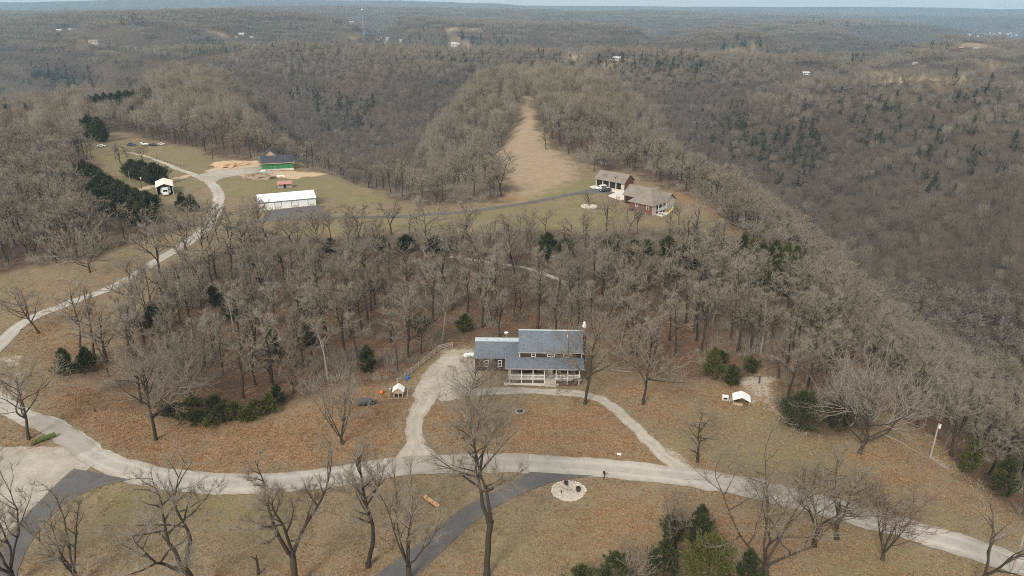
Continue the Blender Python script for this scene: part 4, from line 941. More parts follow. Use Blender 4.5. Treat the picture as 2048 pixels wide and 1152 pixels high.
# evergreens in the hollows and on far field edges
CK = [cedar_meshes('wood_cedar', 900 + i, 10 + 2 * (i % 3), 6 + i % 2, 420, 'cedar_far', .95, False, ('cone', 'dome')[i % 2]) for i in range(6)]
pts = []
def ever(poly, n, sc=1.0, ground=G):
    us = [p[0] for p in poly]; vs = [p[1] for p in poly]; k = 0; q = 0
    while k < n and q < n * 20:
        q += 1; u = rnd.uniform(min(us), max(us)); v = rnd.uniform(min(vs), max(vs))
        if inside(np.array([u]), np.array([v]), poly)[0]:
            x, y = ground(u, v); pts.append((x + rnd.gauss(0, 11), y + rnd.gauss(0, 11), sc)); k += 1
for poly, n, sc in [
    ([(595, 205), (640, 200), (700, 210), (760, 225), (760, 235), (700, 245), (640, 235)], 46, 1.1), ([(650, 238), (700, 240), (735, 246), (720, 258), (670, 255)], 16, 1.1),
    ([(40, 152), (110, 150), (200, 158), (190, 170), (150, 182), (90, 168)], 60, 1.1), ([(1385, 235), (1450, 232), (1500, 262), (1560, 290), (1540, 320), (1480, 318), (1400, 270)], 60, 1.1),
    ([(1560, 262), (1640, 262), (1650, 300), (1600, 345), (1570, 350), (1560, 300)], 40, 1.15), ([(1690, 260), (1790, 220), (1800, 240), (1720, 285)], 24, 1.0), ([(1720, 290), (1860, 270), (2040, 320), (1900, 360), (1740, 330)], 44, 1.0),
    ([(815, 74), (950, 78), (1040, 90), (1030, 96), (900, 92), (815, 82)], 60, 1.2), ([(1440, 96), (1520, 99), (1522, 104), (1440, 102)], 26, 1.2), ([(1780, 96), (1850, 93), (1900, 98), (1880, 104), (1800, 104)], 36, 1.2),
    ([(1690, 122), (1735, 122), (1736, 129), (1690, 130)], 18, 1.2), ([(1050, 120), (1380, 122), (1450, 150), (1300, 150), (1060, 135)], 130, .9), ([(780, 95), (1000, 118), (1020, 140), (900, 130), (780, 112)], 70, .9),
    ([(380, 92), (460, 90), (460, 110), (390, 112)], 20, 1.0), ([(560, 95), (700, 92), (720, 110), (600, 116)], 50, .9), ([(1880, 190), (2040, 170), (2048, 230), (1900, 240)], 40, .9),
    ([(250, 44), (290, 46), (288, 50), (252, 49)], 16, 1.4), ([(1560, 46), (1660, 50), (1760, 56), (1740, 60), (1570, 52)], 50, 1.6), ([(1080, 38), (1200, 44), (1190, 48), (1080, 44)], 30, 1.6),
    ([(0, 170), (60, 190), (60, 260), (0, 260)], 14, 1.0), ([(300, 205), (330, 215), (330, 260), (305, 250)], 8, .9)]: ever(poly, n, sc)
ep = np.array(pts); k = ~open_mask(ep[:, 0], ep[:, 1]); ep = ep[k]
scatter('evergreen_wood', np.stack([ep[:, 0], ep[:, 1], H(ep[:, 0], ep[:, 1])], 1), sc3(len(ep), g, .45, 1.25) * ep[:, 2:3], CK, 'dark evergreens massed in the far hollows and field edges')
# brush under the near woods
def brush(seed):
    g = np.random.default_rng(seed); n = 90; a = g.uniform(0, 6.28, n); r = np.sqrt(g.uniform(0, 1, n)) * 1.1
    p0 = np.stack([np.cos(a) * r, np.sin(a) * r, a * 0], 1); d = np.stack([np.cos(a) * .5, np.sin(a) * .5, g.uniform(.6, 1.3, n)], 1) + g.normal(size=(n, 3)) * .3
    return tubes(p0, p0 + d * g.uniform(.7, 2.0, n)[:, None], np.full(n, .022), None, 3, True)
BR = [mesh_np('brush', *brush(950 + i), M['twig'], True) for i in range(4)]
Xb, Yb, gb = sites(3.3, 60, 400, .76, 21); k = clear(Xb, Yb) & (gb.uniform(size=len(Xb)) < sstep(.42, .6, fbm(Xb / 18, Yb / 18, 2, 77)) * .75 + .25); Xb, Yb = Xb[k], Yb[k]
scatter('undergrowth', np.stack([Xb, Yb, H(Xb, Yb)], 1), sc3(len(Xb), gb, .6, 1.9), BR, 'bare brushy undergrowth beneath the near woods')

# grass tufts and drifted leaves on the near lawns
def tuft(seed, n, hgt, spread, flat=False):
    g = np.random.default_rng(seed); a = g.uniform(0, 6.28, n); r = np.sqrt(g.uniform(0, 1, n)) * spread
    p = np.stack([np.cos(a) * r, np.sin(a) * r, a * 0 + .01], 1); d = np.stack([np.cos(a), np.sin(a), (g.uniform(.1, .5, n) if flat else g.uniform(.8, 2.2, n))], 1) + g.normal(size=(n, 3)) * .4; d[:, 2] = np.abs(d[:, 2])
    d /= np.linalg.norm(d, axis=1)[:, None]; sd = np.cross(d, g.normal(size=(n, 3))); sd /= np.linalg.norm(sd, axis=1)[:, None]; w = .07 if flat else .035
    return np.stack([p - sd * w, p + sd * w, p + d * hgt * g.uniform(.5, 1.2, n)[:, None]], 1).reshape(-1, 3), None, np.arange(n * 3).reshape(-1, 3)
M['straw'] = leaf_mat('straw_grass', (.20, .16, .085), (.33, .265, .16)); M['dry_leaf'] = leaf_mat('dry_leaves', (.17, .102, .058), (.31, .198, .112))
TU = [mesh_np('tuft', *tuft(970 + i, 22, .20, .32), M['straw']) for i in range(3)] + [mesh_np('leaf_drift', *tuft(980 + i, 20, .16, .5, True), M['dry_leaf']) for i in range(3)]
gt_ = np.random.default_rng(55); n_ = 90000
Xg = gt_.uniform(-125, 105, n_); Yg = gt_.uniform(72, 172, n_)
k = inside(Xg, Yg, OPEN_FRONT) & (np.abs(Xg) < .78 * (Yg * math.cos(PITCH) + CAMZ * math.sin(PITCH)))
for R_ in ROADS: k &= ~inside(Xg, Yg, R_)
k &= ~((Xg > -8.6) & (Xg < 16) & (Yg > 134) & (Yg < 150)) & ~((Xg - 9.7) ** 2 + (Yg - 99.4) ** 2 < 9)
Xg, Yg = Xg[k], Yg[k]
lw = np.zeros(len(Xg))
for P, w, a in LEAFY: lw = np.maximum(lw, sstep(-w, w, sdist(Xg, Yg, P)) * a)
lw = lw * (.35 + sstep(.38, .62, fbm(Xg / 6, Yg / 6, 3, 91)))
for (x, y, r) in taken[:55]: lw = np.maximum(lw, .5 * np.exp(-((Xg - x) ** 2 + (Yg - y) ** 2) / 18))
isleaf = gt_.uniform(size=len(Xg)) < lw * 1.5
keep = np.where(isleaf, True, gt_.uniform(size=len(Xg)) < .10 + .55 * sstep(.45, .68, fbm(Xg / 4.5, Yg / 4.5, 3, 93)))
Xg, Yg, isleaf = Xg[keep], Yg[keep], isleaf[keep]
scatter('grass_and_leaves', np.stack([Xg, Yg, H(Xg, Yg)], 1), sc3(len(Xg), gt_, .6, 1.3), TU, 'straw tufts and drifted oak leaves on the near lawns', pick=np.where(isleaf, 3, 0) + gt_.integers(0, 3, len(Xg)))

# ------------------------------------------------------------------ haze over the far hills
hz, ht, hb = newmat('haze'); ht.n.remove(hb)
pv = ht.new('ShaderNodeVolumePrincipled'); pv.inputs['Color'].default_value = (.50, .745, .955, 1); pv.inputs['Density'].default_value = 1.05e-4; pv.inputs['Anisotropy'].default_value = .2
ht.l.new(pv.outputs[0], ht.n['Material Output'].inputs['Volume'])
b = MB(); b.box(-9700, 9700, -400, 12200, float(GZ.min()) - 1, float(max(GZ.max(), 120)) + 25); tag(b.build('haze', hz), 'thin blue winter haze over the hills', kind='stuff')

# ------------------------------------------------------------------ building materials
def shingle(name, c1, c2, c3):
    m, t, b = newmat(name); p = t.new('ShaderNodeTexCoord').outputs['Object']
    v = t.sep(t.vor(p, 3.1)); v2 = t.sep(t.vor(p, 7.3)); n = t.noise(p, .35, 4, .6)
    col = t.mix(v[0], c4(c1), c4(c2)); col = t.mix(t.ramp(v2[1], .62, .8), col, c4(c3)); col = t.mix(t.math('MULTIPLY', t.ramp(n, .4, .7), .35), col, c4([x * .7 for x in c1]))
    t.l.new(col, b.inputs['Base Color']); t.l.new(t.bump(v2[0], .4, .03), b.inputs['Normal']); b.inputs['Roughness'].default_value = .9
    return m
M['blue_shingle'] = shingle('blue_grey_shingles', (.098, .118, .150), (.130, .153, .185), (.175, .182, .19))
M['tan_shingle'] = shingle('brown_grey_shingles', (.165, .142, .117), (.23, .20, .167), (.27, .235, .198))
M['black_shingle'] = shingle('charcoal_shingles', (.040, .043, .052), (.058, .060, .070), (.075, .077, .088))
M['blue_metal'] = mat('pale_blue_metal', (.46, .52, .53), (.40, .46, .48), 1, .45, .4)
M['brown_siding'] = mat('dark_brown_siding', (.060, .040, .030), (.048, .032, .025), 1.5, .8, fine=4)
M['white_paint'] = mat('white_paint', (.74, .72, .67), (.66, .63, .58), 1.2, .6, fine=5)
M['white_metal'] = mat('white_metal', (.80, .80, .76), (.74, .74, .70), .5, .5, .35)
M['pale_metal'] = mat('pale_green_white_metal', (.70, .74, .70), (.62, .67, .63), .6, .5, .35)
M['cream_metal'] = mat('cream_metal', (.80, .73, .63), (.74, .67, .58), .5, .55, .3)
M['glass'] = mat('dark_glass', (.020, .022, .026), (.03, .032, .036), 1, .12, .5)
M['grey_wood'] = mat('weathered_wood', (.40, .36, .30), (.28, .25, .21), 2, .9, fine=9)
M['dark_wood'] = mat('dark_wood', (.085, .068, .052), (.06, .05, .04), 2, .9, fine=9)
M['tan_wood'] = mat('tan_wood', (.42, .33, .23), (.34, .26, .18), 2, .85, fine=8)
M['fresh_wood'] = mat('orange_split_wood', (.62, .37, .20), (.48, .27, .14), 3, .8, fine=10)
M['brick'] = mat('red_brown_brick', (.19, .088, .062), (.145, .070, .052), 1.2, .9, fine=7)
M['tan_siding'] = mat('tan_siding', (.50, .46, .40), (.44, .40, .34), 1, .8)
M['stone'] = mat('pale_stone', (.55, .49, .41), (.36, .31, .25), 1.8, .95, fine=6, bump=.6)
M['green_board'] = mat('green_sheathing', (.052, .205, .082), (.042, .165, .068), 1.2, .8, fine=5)
M['green_seam'] = mat('dark_green_seam', (.02, .065, .03), (.016, .05, .025), 2, .9)
M['osb'] = mat('osb_wood', (.55, .40, .25), (.45, .32, .20), 3, .9, fine=9)
M['black'] = mat('black_rubber', (.018, .018, .018), (.03, .028, .026), 3, .7)
M['inside_shade'] = mat('interior_shade', (.03, .026, .022), (.02, .018, .016), 1, .9)  # near-black colour that paints the shade inside openings
M['red_metal'] = mat('faded_red_metal', (.44, .195, .165), (.37, .175, .15), .8, .6, .3)
M['steel'] = mat('galvanised_steel', (.42, .42, .41), (.34, .34, .34), 1, .4, .4, .6)
M['tarp'] = mat('grey_tarp', (.10, .10, .105), (.065, .065, .07), 2, .7)
M['blue'] = mat('blue_plastic', (.03, .14, .42), (.03, .11, .34), 2, .5, .4)
M['orange'] = mat('orange_plastic', (.72, .19, .05), (.6, .14, .04), 3, .5, .4)
M['moss'] = mat('mossy_bark', (.085, .12, .025), (.055, .055, .03), 2.5, .95, fine=8)
M['rust'] = mat('rusty_iron', (.075, .05, .042), (.05, .038, .034), 4, .8)
M['clay'] = mat('heaped_clay', (.47, .32, .20), (.40, .29, .19), .8, .95, fine=3, bump=.6)
M['brush_heap'] = mat('dead_brush', (.30, .23, .165), (.20, .15, .105), 2.5, .95, fine=7)
M['mulch'] = mat('red_brown_mulch', (.13, .055, .035), (.095, .042, .028), 3, .95, fine=8)
M['car_white'] = mat('white_car_paint', (.78, .78, .76), (.76, .76, .74), 1, .25, .5)
M['car_dark'] = mat('dark_car_paint', (.06, .058, .056), (.05, .048, .046), 1, .3, .5)
M['car_blue'] = mat('blue_car_paint', (.035, .065, .16), (.03, .055, .14), 1, .3, .5)
M['car_grey'] = mat('grey_car_paint', (.32, .31, .30), (.30, .29, .28), 1, .3, .5)
M['yellow'] = mat('yellow_plastic', (.72, .50, .09), (.62, .42, .08), 2, .5, .4)
def sub(parent, name, m, fn, bevel=0, **kw):
    b = MB(); fn(b); return b.build(name, m, parent, bevel, **kw)
def window(par, x, z0, w, hh, y, frame='white_paint', depth=.09, face='y', sgn=-1):
    """framed window standing proud of a wall; face y: wall at y looking -y (sgn -1); face x: wall at x=y looking sgn*x"""
    f = MB(); g = MB(); t = .11
    def bx(mb, a0, a1, d0, d1, z0_, z1_):
        if face == 'y': mb.box(a0, a1, min(y + sgn * d0, y + sgn * d1), max(y + sgn * d0, y + sgn * d1), z0_, z1_)
        else: mb.box(min(y + sgn * d0, y + sgn * d1), max(y + sgn * d0, y + sgn * d1), a0, a1, z0_, z1_)
    bx(f, x - w / 2, x - w / 2 + t, -.02, depth, z0, z0 + hh); bx(f, x + w / 2 - t, x + w / 2, -.02, depth, z0, z0 + hh)
    bx(f, x - w / 2 + t, x + w / 2 - t, -.02, depth, z0, z0 + t); bx(f, x - w / 2 + t, x + w / 2 - t, -.02, depth, z0 + hh - t, z0 + hh)
    bx(f, x - w / 2 + t, x + w / 2 - t, .0, depth - .02, z0 + hh / 2 - .04, z0 + hh / 2 + .04)
    o = f.build('window', frame, par); bx(g, x - w / 2 + t, x + w / 2 - t, -.02, .03, z0 + t, z0 + hh - t); g.build('pane', 'glass', o); return o
def gable(mb, x0, x1, y0, y1, ze, zr, t=.16, axis='x', yr=None):
    """two roof slabs, ridge along axis"""
    if axis == 'x':
        yr = (y0 + y1) / 2 if yr is None else yr
        mb.slab([(x0, y0, ze), (x1, y0, ze), (x1, yr, zr), (x0, yr, zr)], t); mb.slab([(x0, yr + .003, zr), (x1, yr + .003, zr), (x1, y1, ze), (x0, y1, ze)], t)
    else:
        xr_ = (x0 + x1) / 2 if yr is None else yr
        mb.slab([(x0, y0, ze), (xr_, y0, zr), (xr_, y1, zr), (x0, y1, ze)], t); mb.slab([(xr_ + .003, y0, zr), (x1, y0, ze), (x1, y1, ze), (xr_ + .003, y1, zr)], t)

# ------------------------------------------------------------------ the blue-roofed house
hx, hy = -0.3, 135.35
HZ = h(hx + 7, hy + 2) - .05
bh = thing('house', 'dark brown two-storey house with blue-grey shingle roofs and a white-railed front porch', 'house', (hx, hy, HZ), rad(-.7))
w = MB(); w.box(2.0, 15.2, 2.7, 10.7, -.3, 6.42); w.prism([(2.7, 6.42), (10.7, 6.42), (6.7, 9.25)], 2.0, 15.2, 'x'); w.build('wall', 'brown_siding', bh)
w = MB(); w.box(-7.7, 1.99, 5.9, 13.0, -.3, 3.25); w.prism([(5.9, 3.25), (13.0, 3.25), (12.3, 4.5), (10.7, 4.5)], -7.7, 1.99, 'x'); w.build('garage_wall', 'brown_siding', bh)
r = MB(); gable(r, 1.72, 15.5, 2.2, 11.2, 6.38, 9.55); rf = r.build('roof', 'blue_shingle', bh)
sub(rf, 'ridge_cap', 'blue_metal', lambda b: b.prism([(6.45, 9.50), (6.7, 9.64), (6.95, 9.50)], 1.70, 15.52, 'x'))
sub(rf, 'vent', 'white_metal', lambda b: (b.tube((12.2, 5.3, 8.3), (12.2, 5.3, 8.95), .13, .13, 8), b.tube((12.2, 5.3, 8.9), (12.2, 5.3, 9.15), .24, .05, 8)))
r = MB(); r.slab([(-8.0, 5.35, 3.22), (1.97, 5.35, 3.22), (1.97, 10.7, 4.78), (-8.0, 10.7, 4.78)], .16); r.slab([(-8.0, 12.45, 4.70), (1.97, 12.45, 4.70), (1.97, 13.5, 3.3), (-8.0, 13.5, 3.3)], .16)
gr = r.build('garage_roof', 'blue_shingle', bh)
sub(gr, 'flat_cap', 'blue_metal', lambda b: b.box(-8.03, 1.96, 10.62, 12.5, 4.74, 4.84))
for i in range(3): sub(gr, 'roof_vent', 'steel', lambda b: b.tube((-5.4 + 2.6 * i, 11.2, 4.84), (-5.4 + 2.6 * i, 11.2, 5.05), .09, .09, 8))
r = MB(); r.slab([(-1.0, -.5, 3.92), (15.6, -.5, 3.92), (15.6, 2.68, 4.98), (2.0, 2.68, 4.98)], .14); r.slab([(-1.0, -.5, 3.921), (1.985, 2.68, 4.981), (1.985, 6.4, 4.981), (-1.0, 6.4, 3.921)], .14)
pr = r.build('porch_roof', 'blue_shingle', bh)
sub(pr, 'fascia', 'grey_wood', lambda b: (b.box(-1.03, 15.62, -.56, -.505, 3.70, 3.90), b.box(-1.06, -1.005, -.5, 6.3, 3.70, 3.90)))
sub(rf, 'fascia', 'grey_wood', lambda b: b.box(1.70, 15.52, 2.13, 2.195, 6.18, 6.36))
dk = MB(); dk.box(-.35, 15.1, -.05, 2.68, .98, 1.16); dk.box(-.35, 1.98, 2.68, 5.85, .98, 1.16); dk.build('porch_deck', 'grey_wood', bh)
sub(bh, 'porch_skirt', 'dark_wood', lambda b: (b.box(-.25, 7.3, .06, .14, 0, .98), b.box(9.8, 15.0, .06, .14, 0, .98)))
sub(bh, 'porch_beam', 'white_paint', lambda b: b.box(-.35, 15.1, .0, .16, 3.50, 3.74))
PX = [.0 + 2.43 * i for i in range(7)]
for px_ in PX: sub(bh, 'porch_post', 'white_paint', lambda b: b.box(px_ - .08, px_ + .08, -.01, .15, -.2, 3.50))
for i in range(6):
    if i == 3: continue
    a, c = PX[i] + .08, PX[i + 1] - .08
    rl = sub(bh, 'railing', 'white_paint', lambda b: (b.box(a, c, .02, .12, 2.06, 2.16), b.box(a, c, .03, .11, 1.30, 1.38)))
    def bal(b):
        n = int((c - a) / .16)
        for k in range(n): b.box(a + (k + .5) * (c - a) / n - .02, a + (k + .5) * (c - a) / n + .02, .05, .09, 1.38, 2.06)
    sub(rl, 'balusters', 'white_paint', bal)
sub(bh, 'railing', 'white_paint', lambda b: (b.box(-.33, -.23, .15, 5.8, 2.06, 2.16), b.box(-.32, -.24, .15, 5.8, 1.30, 1.38), b.box(-.36, -.2, 5.78, 5.88, 1.16, 3.7)))
for i in range(5): sub(bh, 'porch_step', 'grey_wood', lambda b: b.box(7.4, 9.7, -1.25 + .24 * i, -.98 + .24 * i, .0 + .19 * i, .17 + .2 * i))
for x_, w_ in ((4.95, .95), (8.65, 1.65), (12.1, 1.65)): window(bh, x_, 5.12, w_, 1.18, 2.7)
for x_, w_ in ((3.6, 1.0), (6.1, 1.0), (11.4, 1.5), (13.6, 1.0)): window(bh, x_, 1.95, w_, 1.35, 2.7)
dr = sub(bh, 'door', 'white_paint', lambda b: b.box(8.1, 9.1, 2.62, 2.72, 1.16, 3.25)); sub(dr, 'handle', 'steel', lambda b: b.box(8.98, 9.04, 2.55, 2.62, 2.1, 2.2))
for x_, w_ in ((-2.3, .85), (-5.2, .85)): window(bh, x_, 1.0, w_, 1.55, 5.9)
sub(bh, 'corner_board', 'white_paint', lambda b: b.box(1.94, 2.1, 2.62, 2.72, 4.9, 6.2)); sub(bh, 'corner_board', 'white_paint', lambda b: b.box(15.1, 15.26, 2.62, 2.72, 4.9, 6.2))
ch = sub(bh, 'chimney', 'brown_siding', lambda b: b.box(15.25, 16.2, 6.1, 7.2, -.2, 8.7)); sub(ch, 'flue', 'steel', lambda b: b.tube((15.8, 6.6, 8.7), (15.8, 6.6, 10.4), .2, .2, 10)); sub(ch, 'flue_cap', 'white_metal', lambda b: b.lathe([(.2, 0), (.42, .15), (.42, .55), (.22, .75), (.22, 1.0), (.34, 1.1), (.05, 1.4)], (15.8, 6.6, 10.3), 10))
dsh = sub(bh, 'satellite_dish', 'white_metal', lambda b: (b.tube((-1.1, 13.2, 3.8), (-1.1, 13.2, 5.6), .04, .04, 6), b.lathe([(.05, 0), (.35, .12), (.5, .3)], (-1.1, 13.2, 5.5), 12)))
for a, c in ((.4, 4.6), (4.9, 7.2), (10.0, 14.2)):
    o = tag(sub(None, 'flower_bed', 'mulch', lambda b: b.box(hx + a, hx + c, hy - 1.0, hy - .25, HZ - .1, HZ + .16), .05), kind='structure')

# ------------------------------------------------------------------ brick house and its four-bay garage
bx_, by_ = 45.6, 275.6
br = thing('house', 'red-brown brick house with a grey-brown hipped roof and a corner deck', 'house', (bx_, by_, h(48, 280)), rad(-43))
w = MB(); w.box(0, 10.6, 0, 2.6, -1.5, 3.45); w.box(0, 8.2, 2.6, 9.0, -1.5, 3.45); w.box(0, 10.5, 9.0, 15.6, -1.5, 3.45); w.box(-7.4, -.01, 7.0, 16, -1, 3.40); w.build('wall', 'brick', br)
sub(br, 'siding', 'tan_siding', lambda b: (b.box(10.6, 10.68, 0, 2.6, -1.5, 3.45), b.box(10.5, 10.58, 9.0, 15.6, -1.5, 3.45), b.box(8.2, 8.27, 2.6, 9.0, -1.5, 3.45), b.box(8.27, 10.55, 8.93, 9.0, -1.5, 3.4), b.prism([(9.0, 3.45), (15.6, 3.45), (12.3, 5.9)], 10.40, 10.58, 'x')))
r = MB()
r.slab([(-.6, -.6, 3.4), (11.2, -.6, 3.4), (6.0, 5.6, 7.7), (5.0, 5.6, 7.7)], .18)             # front hip
r.slab([(11.2, -.598, 3.402), (11.2, 9.2, 3.402), (6.0, 9.2, 7.702), (6.0, 5.6, 7.702)], .18)
r.slab([(-.6, -.597, 3.403), (5.0, 5.6, 7.703), (5.0, 11.6, 7.703), (-.6, 11.6, 3.403)], .18)
r.slab([(5.0, 5.6, 7.704), (6.0, 5.6, 7.704), (6.0, 12.3, 7.704), (5.0, 12.3, 7.704)], .18)
gable(r, 3.5, 11.3, 8.6, 16.1, 3.42, 6.15, .18)
gable(r, -8.0, 3.6, 6.3, 16.5, 3.38, 6.9, .18)
r.build('roof', 'tan_shingle', br)
for x_, z_ in ((3.4, 1.6), (8.4, 1.6)): window(br, x_, z_, 1.05, 1.3, 0)
window(br, 7.2, -1.0, 1.1, 1.0, 0)
window(br, 1.6, 1.5, .5, 1.3, 10.6, face='x', sgn=1); window(br, 1.6, -1.1, .5, 1.3, 10.6, face='x', sgn=1); window(br, 12.0, 1.3, .9, 1.3, 10.58, face='x', sgn=1); window(br, 12.0, -1.1, .9, 1.2, 10.58, face='x', sgn=1)
sub(br, 'deck', 'grey_wood', lambda b: b.box(8.3, 11.6, 2.62, 8.9, .75, .95))
for y_ in (2.9, 5.8, 8.6): sub(br, 'deck_post', 'white_paint', lambda b: b.box(11.35, 11.5, y_, y_ + .15, -1.4, 3.3))
rl = sub(br, 'railing', 'white_paint', lambda b: (b.box(11.4, 11.48, 2.7, 8.8, 1.85, 1.95), b.box(11.4, 11.48, 2.7, 8.8, 1.1, 1.18)))
sub(rl, 'balusters', 'white_paint', lambda b: [b.box(11.42, 11.46, 2.75 + .3 * k, 2.8 + .3 * k, 1.18, 1.85) for k in range(20)])
sub(br, 'patio_door', 'glass', lambda b: b.box(8.27, 8.31, 4.2, 7.8, -1.0, .7)); sub(br, 'balcony_door', 'glass', lambda b: b.box(8.27, 8.31, 4.2, 7.8, .96, 3.0))
sub(br, 'patio', 'concrete', lambda b: b.box(8.3, 13.6, 2.4, 9.6, -1.3, -.5))
sub(br, 'entry', 'inside_shade', lambda b: b.box(-6.6, -2.4, 6.93, 7.02, -.2, 2.7))
wt = br.matrix_basis
def at_local(o, x, y, z=0): return (Matrix.Translation(o.location) @ Matrix.Rotation(o.rotation_euler[2], 4, 'Z')) @ Vector((x, y, z))
p = at_local(br, 1.6, -.9); ac = thing('air_conditioner', 'dark air conditioner box against the brick house wall', 'air conditioner', (p.x, p.y, h(p.x, p.y)), rad(-43))
sub(ac, 'casing', 'car_dark', lambda b: b.box(-.55, .55, -.45, .45, 0, 1.0), .04); sub(ac, 'fan_grille', 'steel', lambda b: b.tube((0, 0, 1.0), (0, 0, 1.05), .38, .38, 12))
p = at_local(br, 13.2, 9.4); sl = thing('play_slide', 'yellow and white playset slide beside the brick house deck', 'slide', (p.x, p.y, h(p.x, p.y) - .1), rad(-43))
sub(sl, 'chute', 'yellow', lambda b: b.slab([(-.4, -1.6, .3), (.4, -1.6, .3), (.4, 1.2, 2.0), (-.4, 1.2, 2.0)], .15)); sub(sl, 'ladder', 'white_paint', lambda b: (b.box(-.4, -.3, 1.2, 1.35, 0, 2.3), b.box(.3, .4, 1.2, 1.35, 0, 2.3), b.box(-.3, .3, 1.22, 1.33, .6, .7), b.box(-.3, .3, 1.22, 1.33, 1.2, 1.3)))
p = at_local(br, 12.2, 3.6); cov = thing('patio_table', 'white covered table on the patio below the brick house deck', 'table', (p.x, p.y, HZ - .45), rad(-43))
sub(cov, 'table_top', 'white_paint', lambda b: b.box(-.9, .9, -.6, .6, .7, .78)); [sub(cov, 'leg', 'white_paint', lambda b: b.box(sx * .8 - .05, sx * .8 + .05, sy * .5 - .05, sy * .5 + .05, -.1, .7)) for sx in (-1, 1) for sy in (-1, 1)]

ga = thing('garage', 'brick four-bay garage with two roof dormers and dark open bays', 'garage', (36.6, 314.8, h(42, 310)), rad(-38.5))
w = MB(); w.box(0, 14.4, 7.9, 8.0, -.8, 3.3); w.box(0, .2, .2, 7.9, -.8, 3.3); w.box(14.2, 14.4, .2, 7.9, -.8, 3.3); w.prism([(.02, 3.3), (8.0, 3.3), (4.0, 5.9)], 14.22, 14.4, 'x'); w.prism([(.02, 3.3), (8.0, 3.3), (4.0, 5.9)], 0, .18, 'x'); w.build('wall', 'brick', ga)
sub(ga, 'lintel', 'tan_siding', lambda b: b.box(0, 14.4, 0, .2, 2.75, 3.3))
for x_ in (0, 3.35, 6.7, 10.05, 12.9): sub(ga, 'pillar', 'stone', lambda b: b.box(x_, x_ + (.45 if x_ < 12 else 1.5), -.02, .45, -.8, 2.75))
for x_ in (.45, 3.8, 7.15, 10.5): sub(ga, 'bay_shade', 'inside_shade', lambda b: b.box(x_ + .02, x_ + (2.86 if x_ < 10 else 2.36), .30, .38, -.5, 2.74))  # dark sheets painted as the shade inside the open bays
r = MB(); gable(r, -.5, 14.9, -.8, 8.6, 3.15, 6.3, .18); rf = r.build('roof', 'tan_shingle', ga)
for x_ in (4.0, 9.4):
    d = MB(); d.box(x_ - .55, x_ + .55, .9, 3.0, 3.9, 5.0); d.prism([(x_ - .55, 5.0), (x_ + .55, 5.0), (x_, 5.45)], .9, 3.0, 'y'); dm = d.build('dormer', 'tan_siding', ga)
    d = MB(); gable(d, x_ - .85, x_ + .85, .6, 3.4, 4.9, 5.62, .1, 'y'); d.build('dormer_roof', 'tan_shingle', dm); sub(dm, 'dormer_window', 'glass', lambda b: b.box(x_ - .24, x_ + .24, .86, .92, 4.15, 4.95))
def car(label, cat, paint, x, y, rz, L=4.7, Wd=1.85, Hh=1.75, kind='suv', name='parked_car'):
    c = thing(name, label, cat, (x, y, h(x, y) + .09), rz)
    k = L / 4.7; hh = Hh
    low = [(-2.35 * k, .35), (2.35 * k, .35), (2.35 * k, .75 * hh / 1.75), (2.2 * k, .92 * hh / 1.75), (1.2 * k, 1.0 * hh / 1.75), (-2.3 * k, 1.02 * hh / 1.75)]
    b = MB(); b.prism(low, -Wd / 2, Wd / 2, 'y'); b.build('body', paint, c, .06)
    cab = {'suv': [(-2.2, 1.0), (1.25, 1.0), (.55, 1.72), (-1.9, 1.74)], 'pickup': [(-.4, 1.0), (1.3, 1.0), (.6, 1.74), (-.2, 1.76)], 'sedan': [(-1.7, 1.0), (1.2, 1.0), (.4, 1.62), (-.9, 1.63)]}[kind]
    cab = [(a * k, z * hh / 1.75) for a, z in cab]; b = MB(); b.prism(cab, -Wd / 2 + .1, Wd / 2 - .1, 'y'); cb = b.build('cabin', paint, c, .05)
    gl = [(a * .93 + .02, z) for a, z in cab]; z0 = cab[0][1] + .06; z1 = cab[2][1] - .12
    gl = [(cab[0][0] + .15, z0), (cab[1][0] - .18, z0), (cab[2][0] - .02, z1), (cab[3][0] + .12, z1)]
    sub(c, 'side_window', 'glass', lambda b: b.prism(gl, -Wd / 2 + .085, Wd / 2 - .085, 'y'))
    sub(c, 'windscreen', 'glass', lambda b: b.slab([(cab[1][0] - .02, -Wd / 2 + .22, z0), (cab[1][0] - .02, Wd / 2 - .22, z0), (cab[2][0] + .08, Wd / 2 - .26, z1), (cab[2][0] + .08, -Wd / 2 + .26, z1)], .06))
    for sx in (-1.45 * k, 1.45 * k):
        for sy in (-1, 1): sub(c, 'wheel', 'black', lambda b: b.tube((sx, sy * (Wd / 2 - .2), .36), (sx, sy * (Wd / 2 + .02), .36), .36, .36, 12))
    for sy in (-1, 1): sub(c, 'headlight', 'white_metal', lambda b: b.box(2.3 * k, 2.37 * k, sy * .62 - .18, sy * .62 + .18, .62, .78))
    if kind == 'pickup': sub(c, 'bed', 'inside_shade', lambda b: b.box(-2.2 * k, -.5 * k, -Wd / 2 + .15, Wd / 2 - .15, 1.0 * hh / 1.75, 1.03 * hh / 1.75))
    return c
x, y = G0(1203, 380); car('white sport utility car parked before the four-bay garage', 'car', 'car_white', x, y, rad(200), 4.9, 1.95, 1.85)
x, y = G0(1210, 384.5); car('dark grey pickup truck parked beside the white car at the garage', 'pickup truck', 'car_dark', x, y, rad(205), 5.4, 1.95, 1.85, 'pickup', 'pickup_truck')
x, y = G0(203, 294); car('white car parked alone below the ridge cedars', 'car', 'car_white', x, y, rad(10), 4.3, 1.8, 1.5, 'sedan')
x, y = G0(263, 291); car('dark blue pickup parked at the back of the upper left field', 'pickup truck', 'car_blue', x, y, rad(165), 5.2, 1.9, 1.8, 'pickup', 'pickup_truck')
x, y = G0(306, 291); car('dark car parked right of the white boat', 'car', 'car_dark', x, y, rad(160), 4.6, 1.8, 1.5, 'sedan')
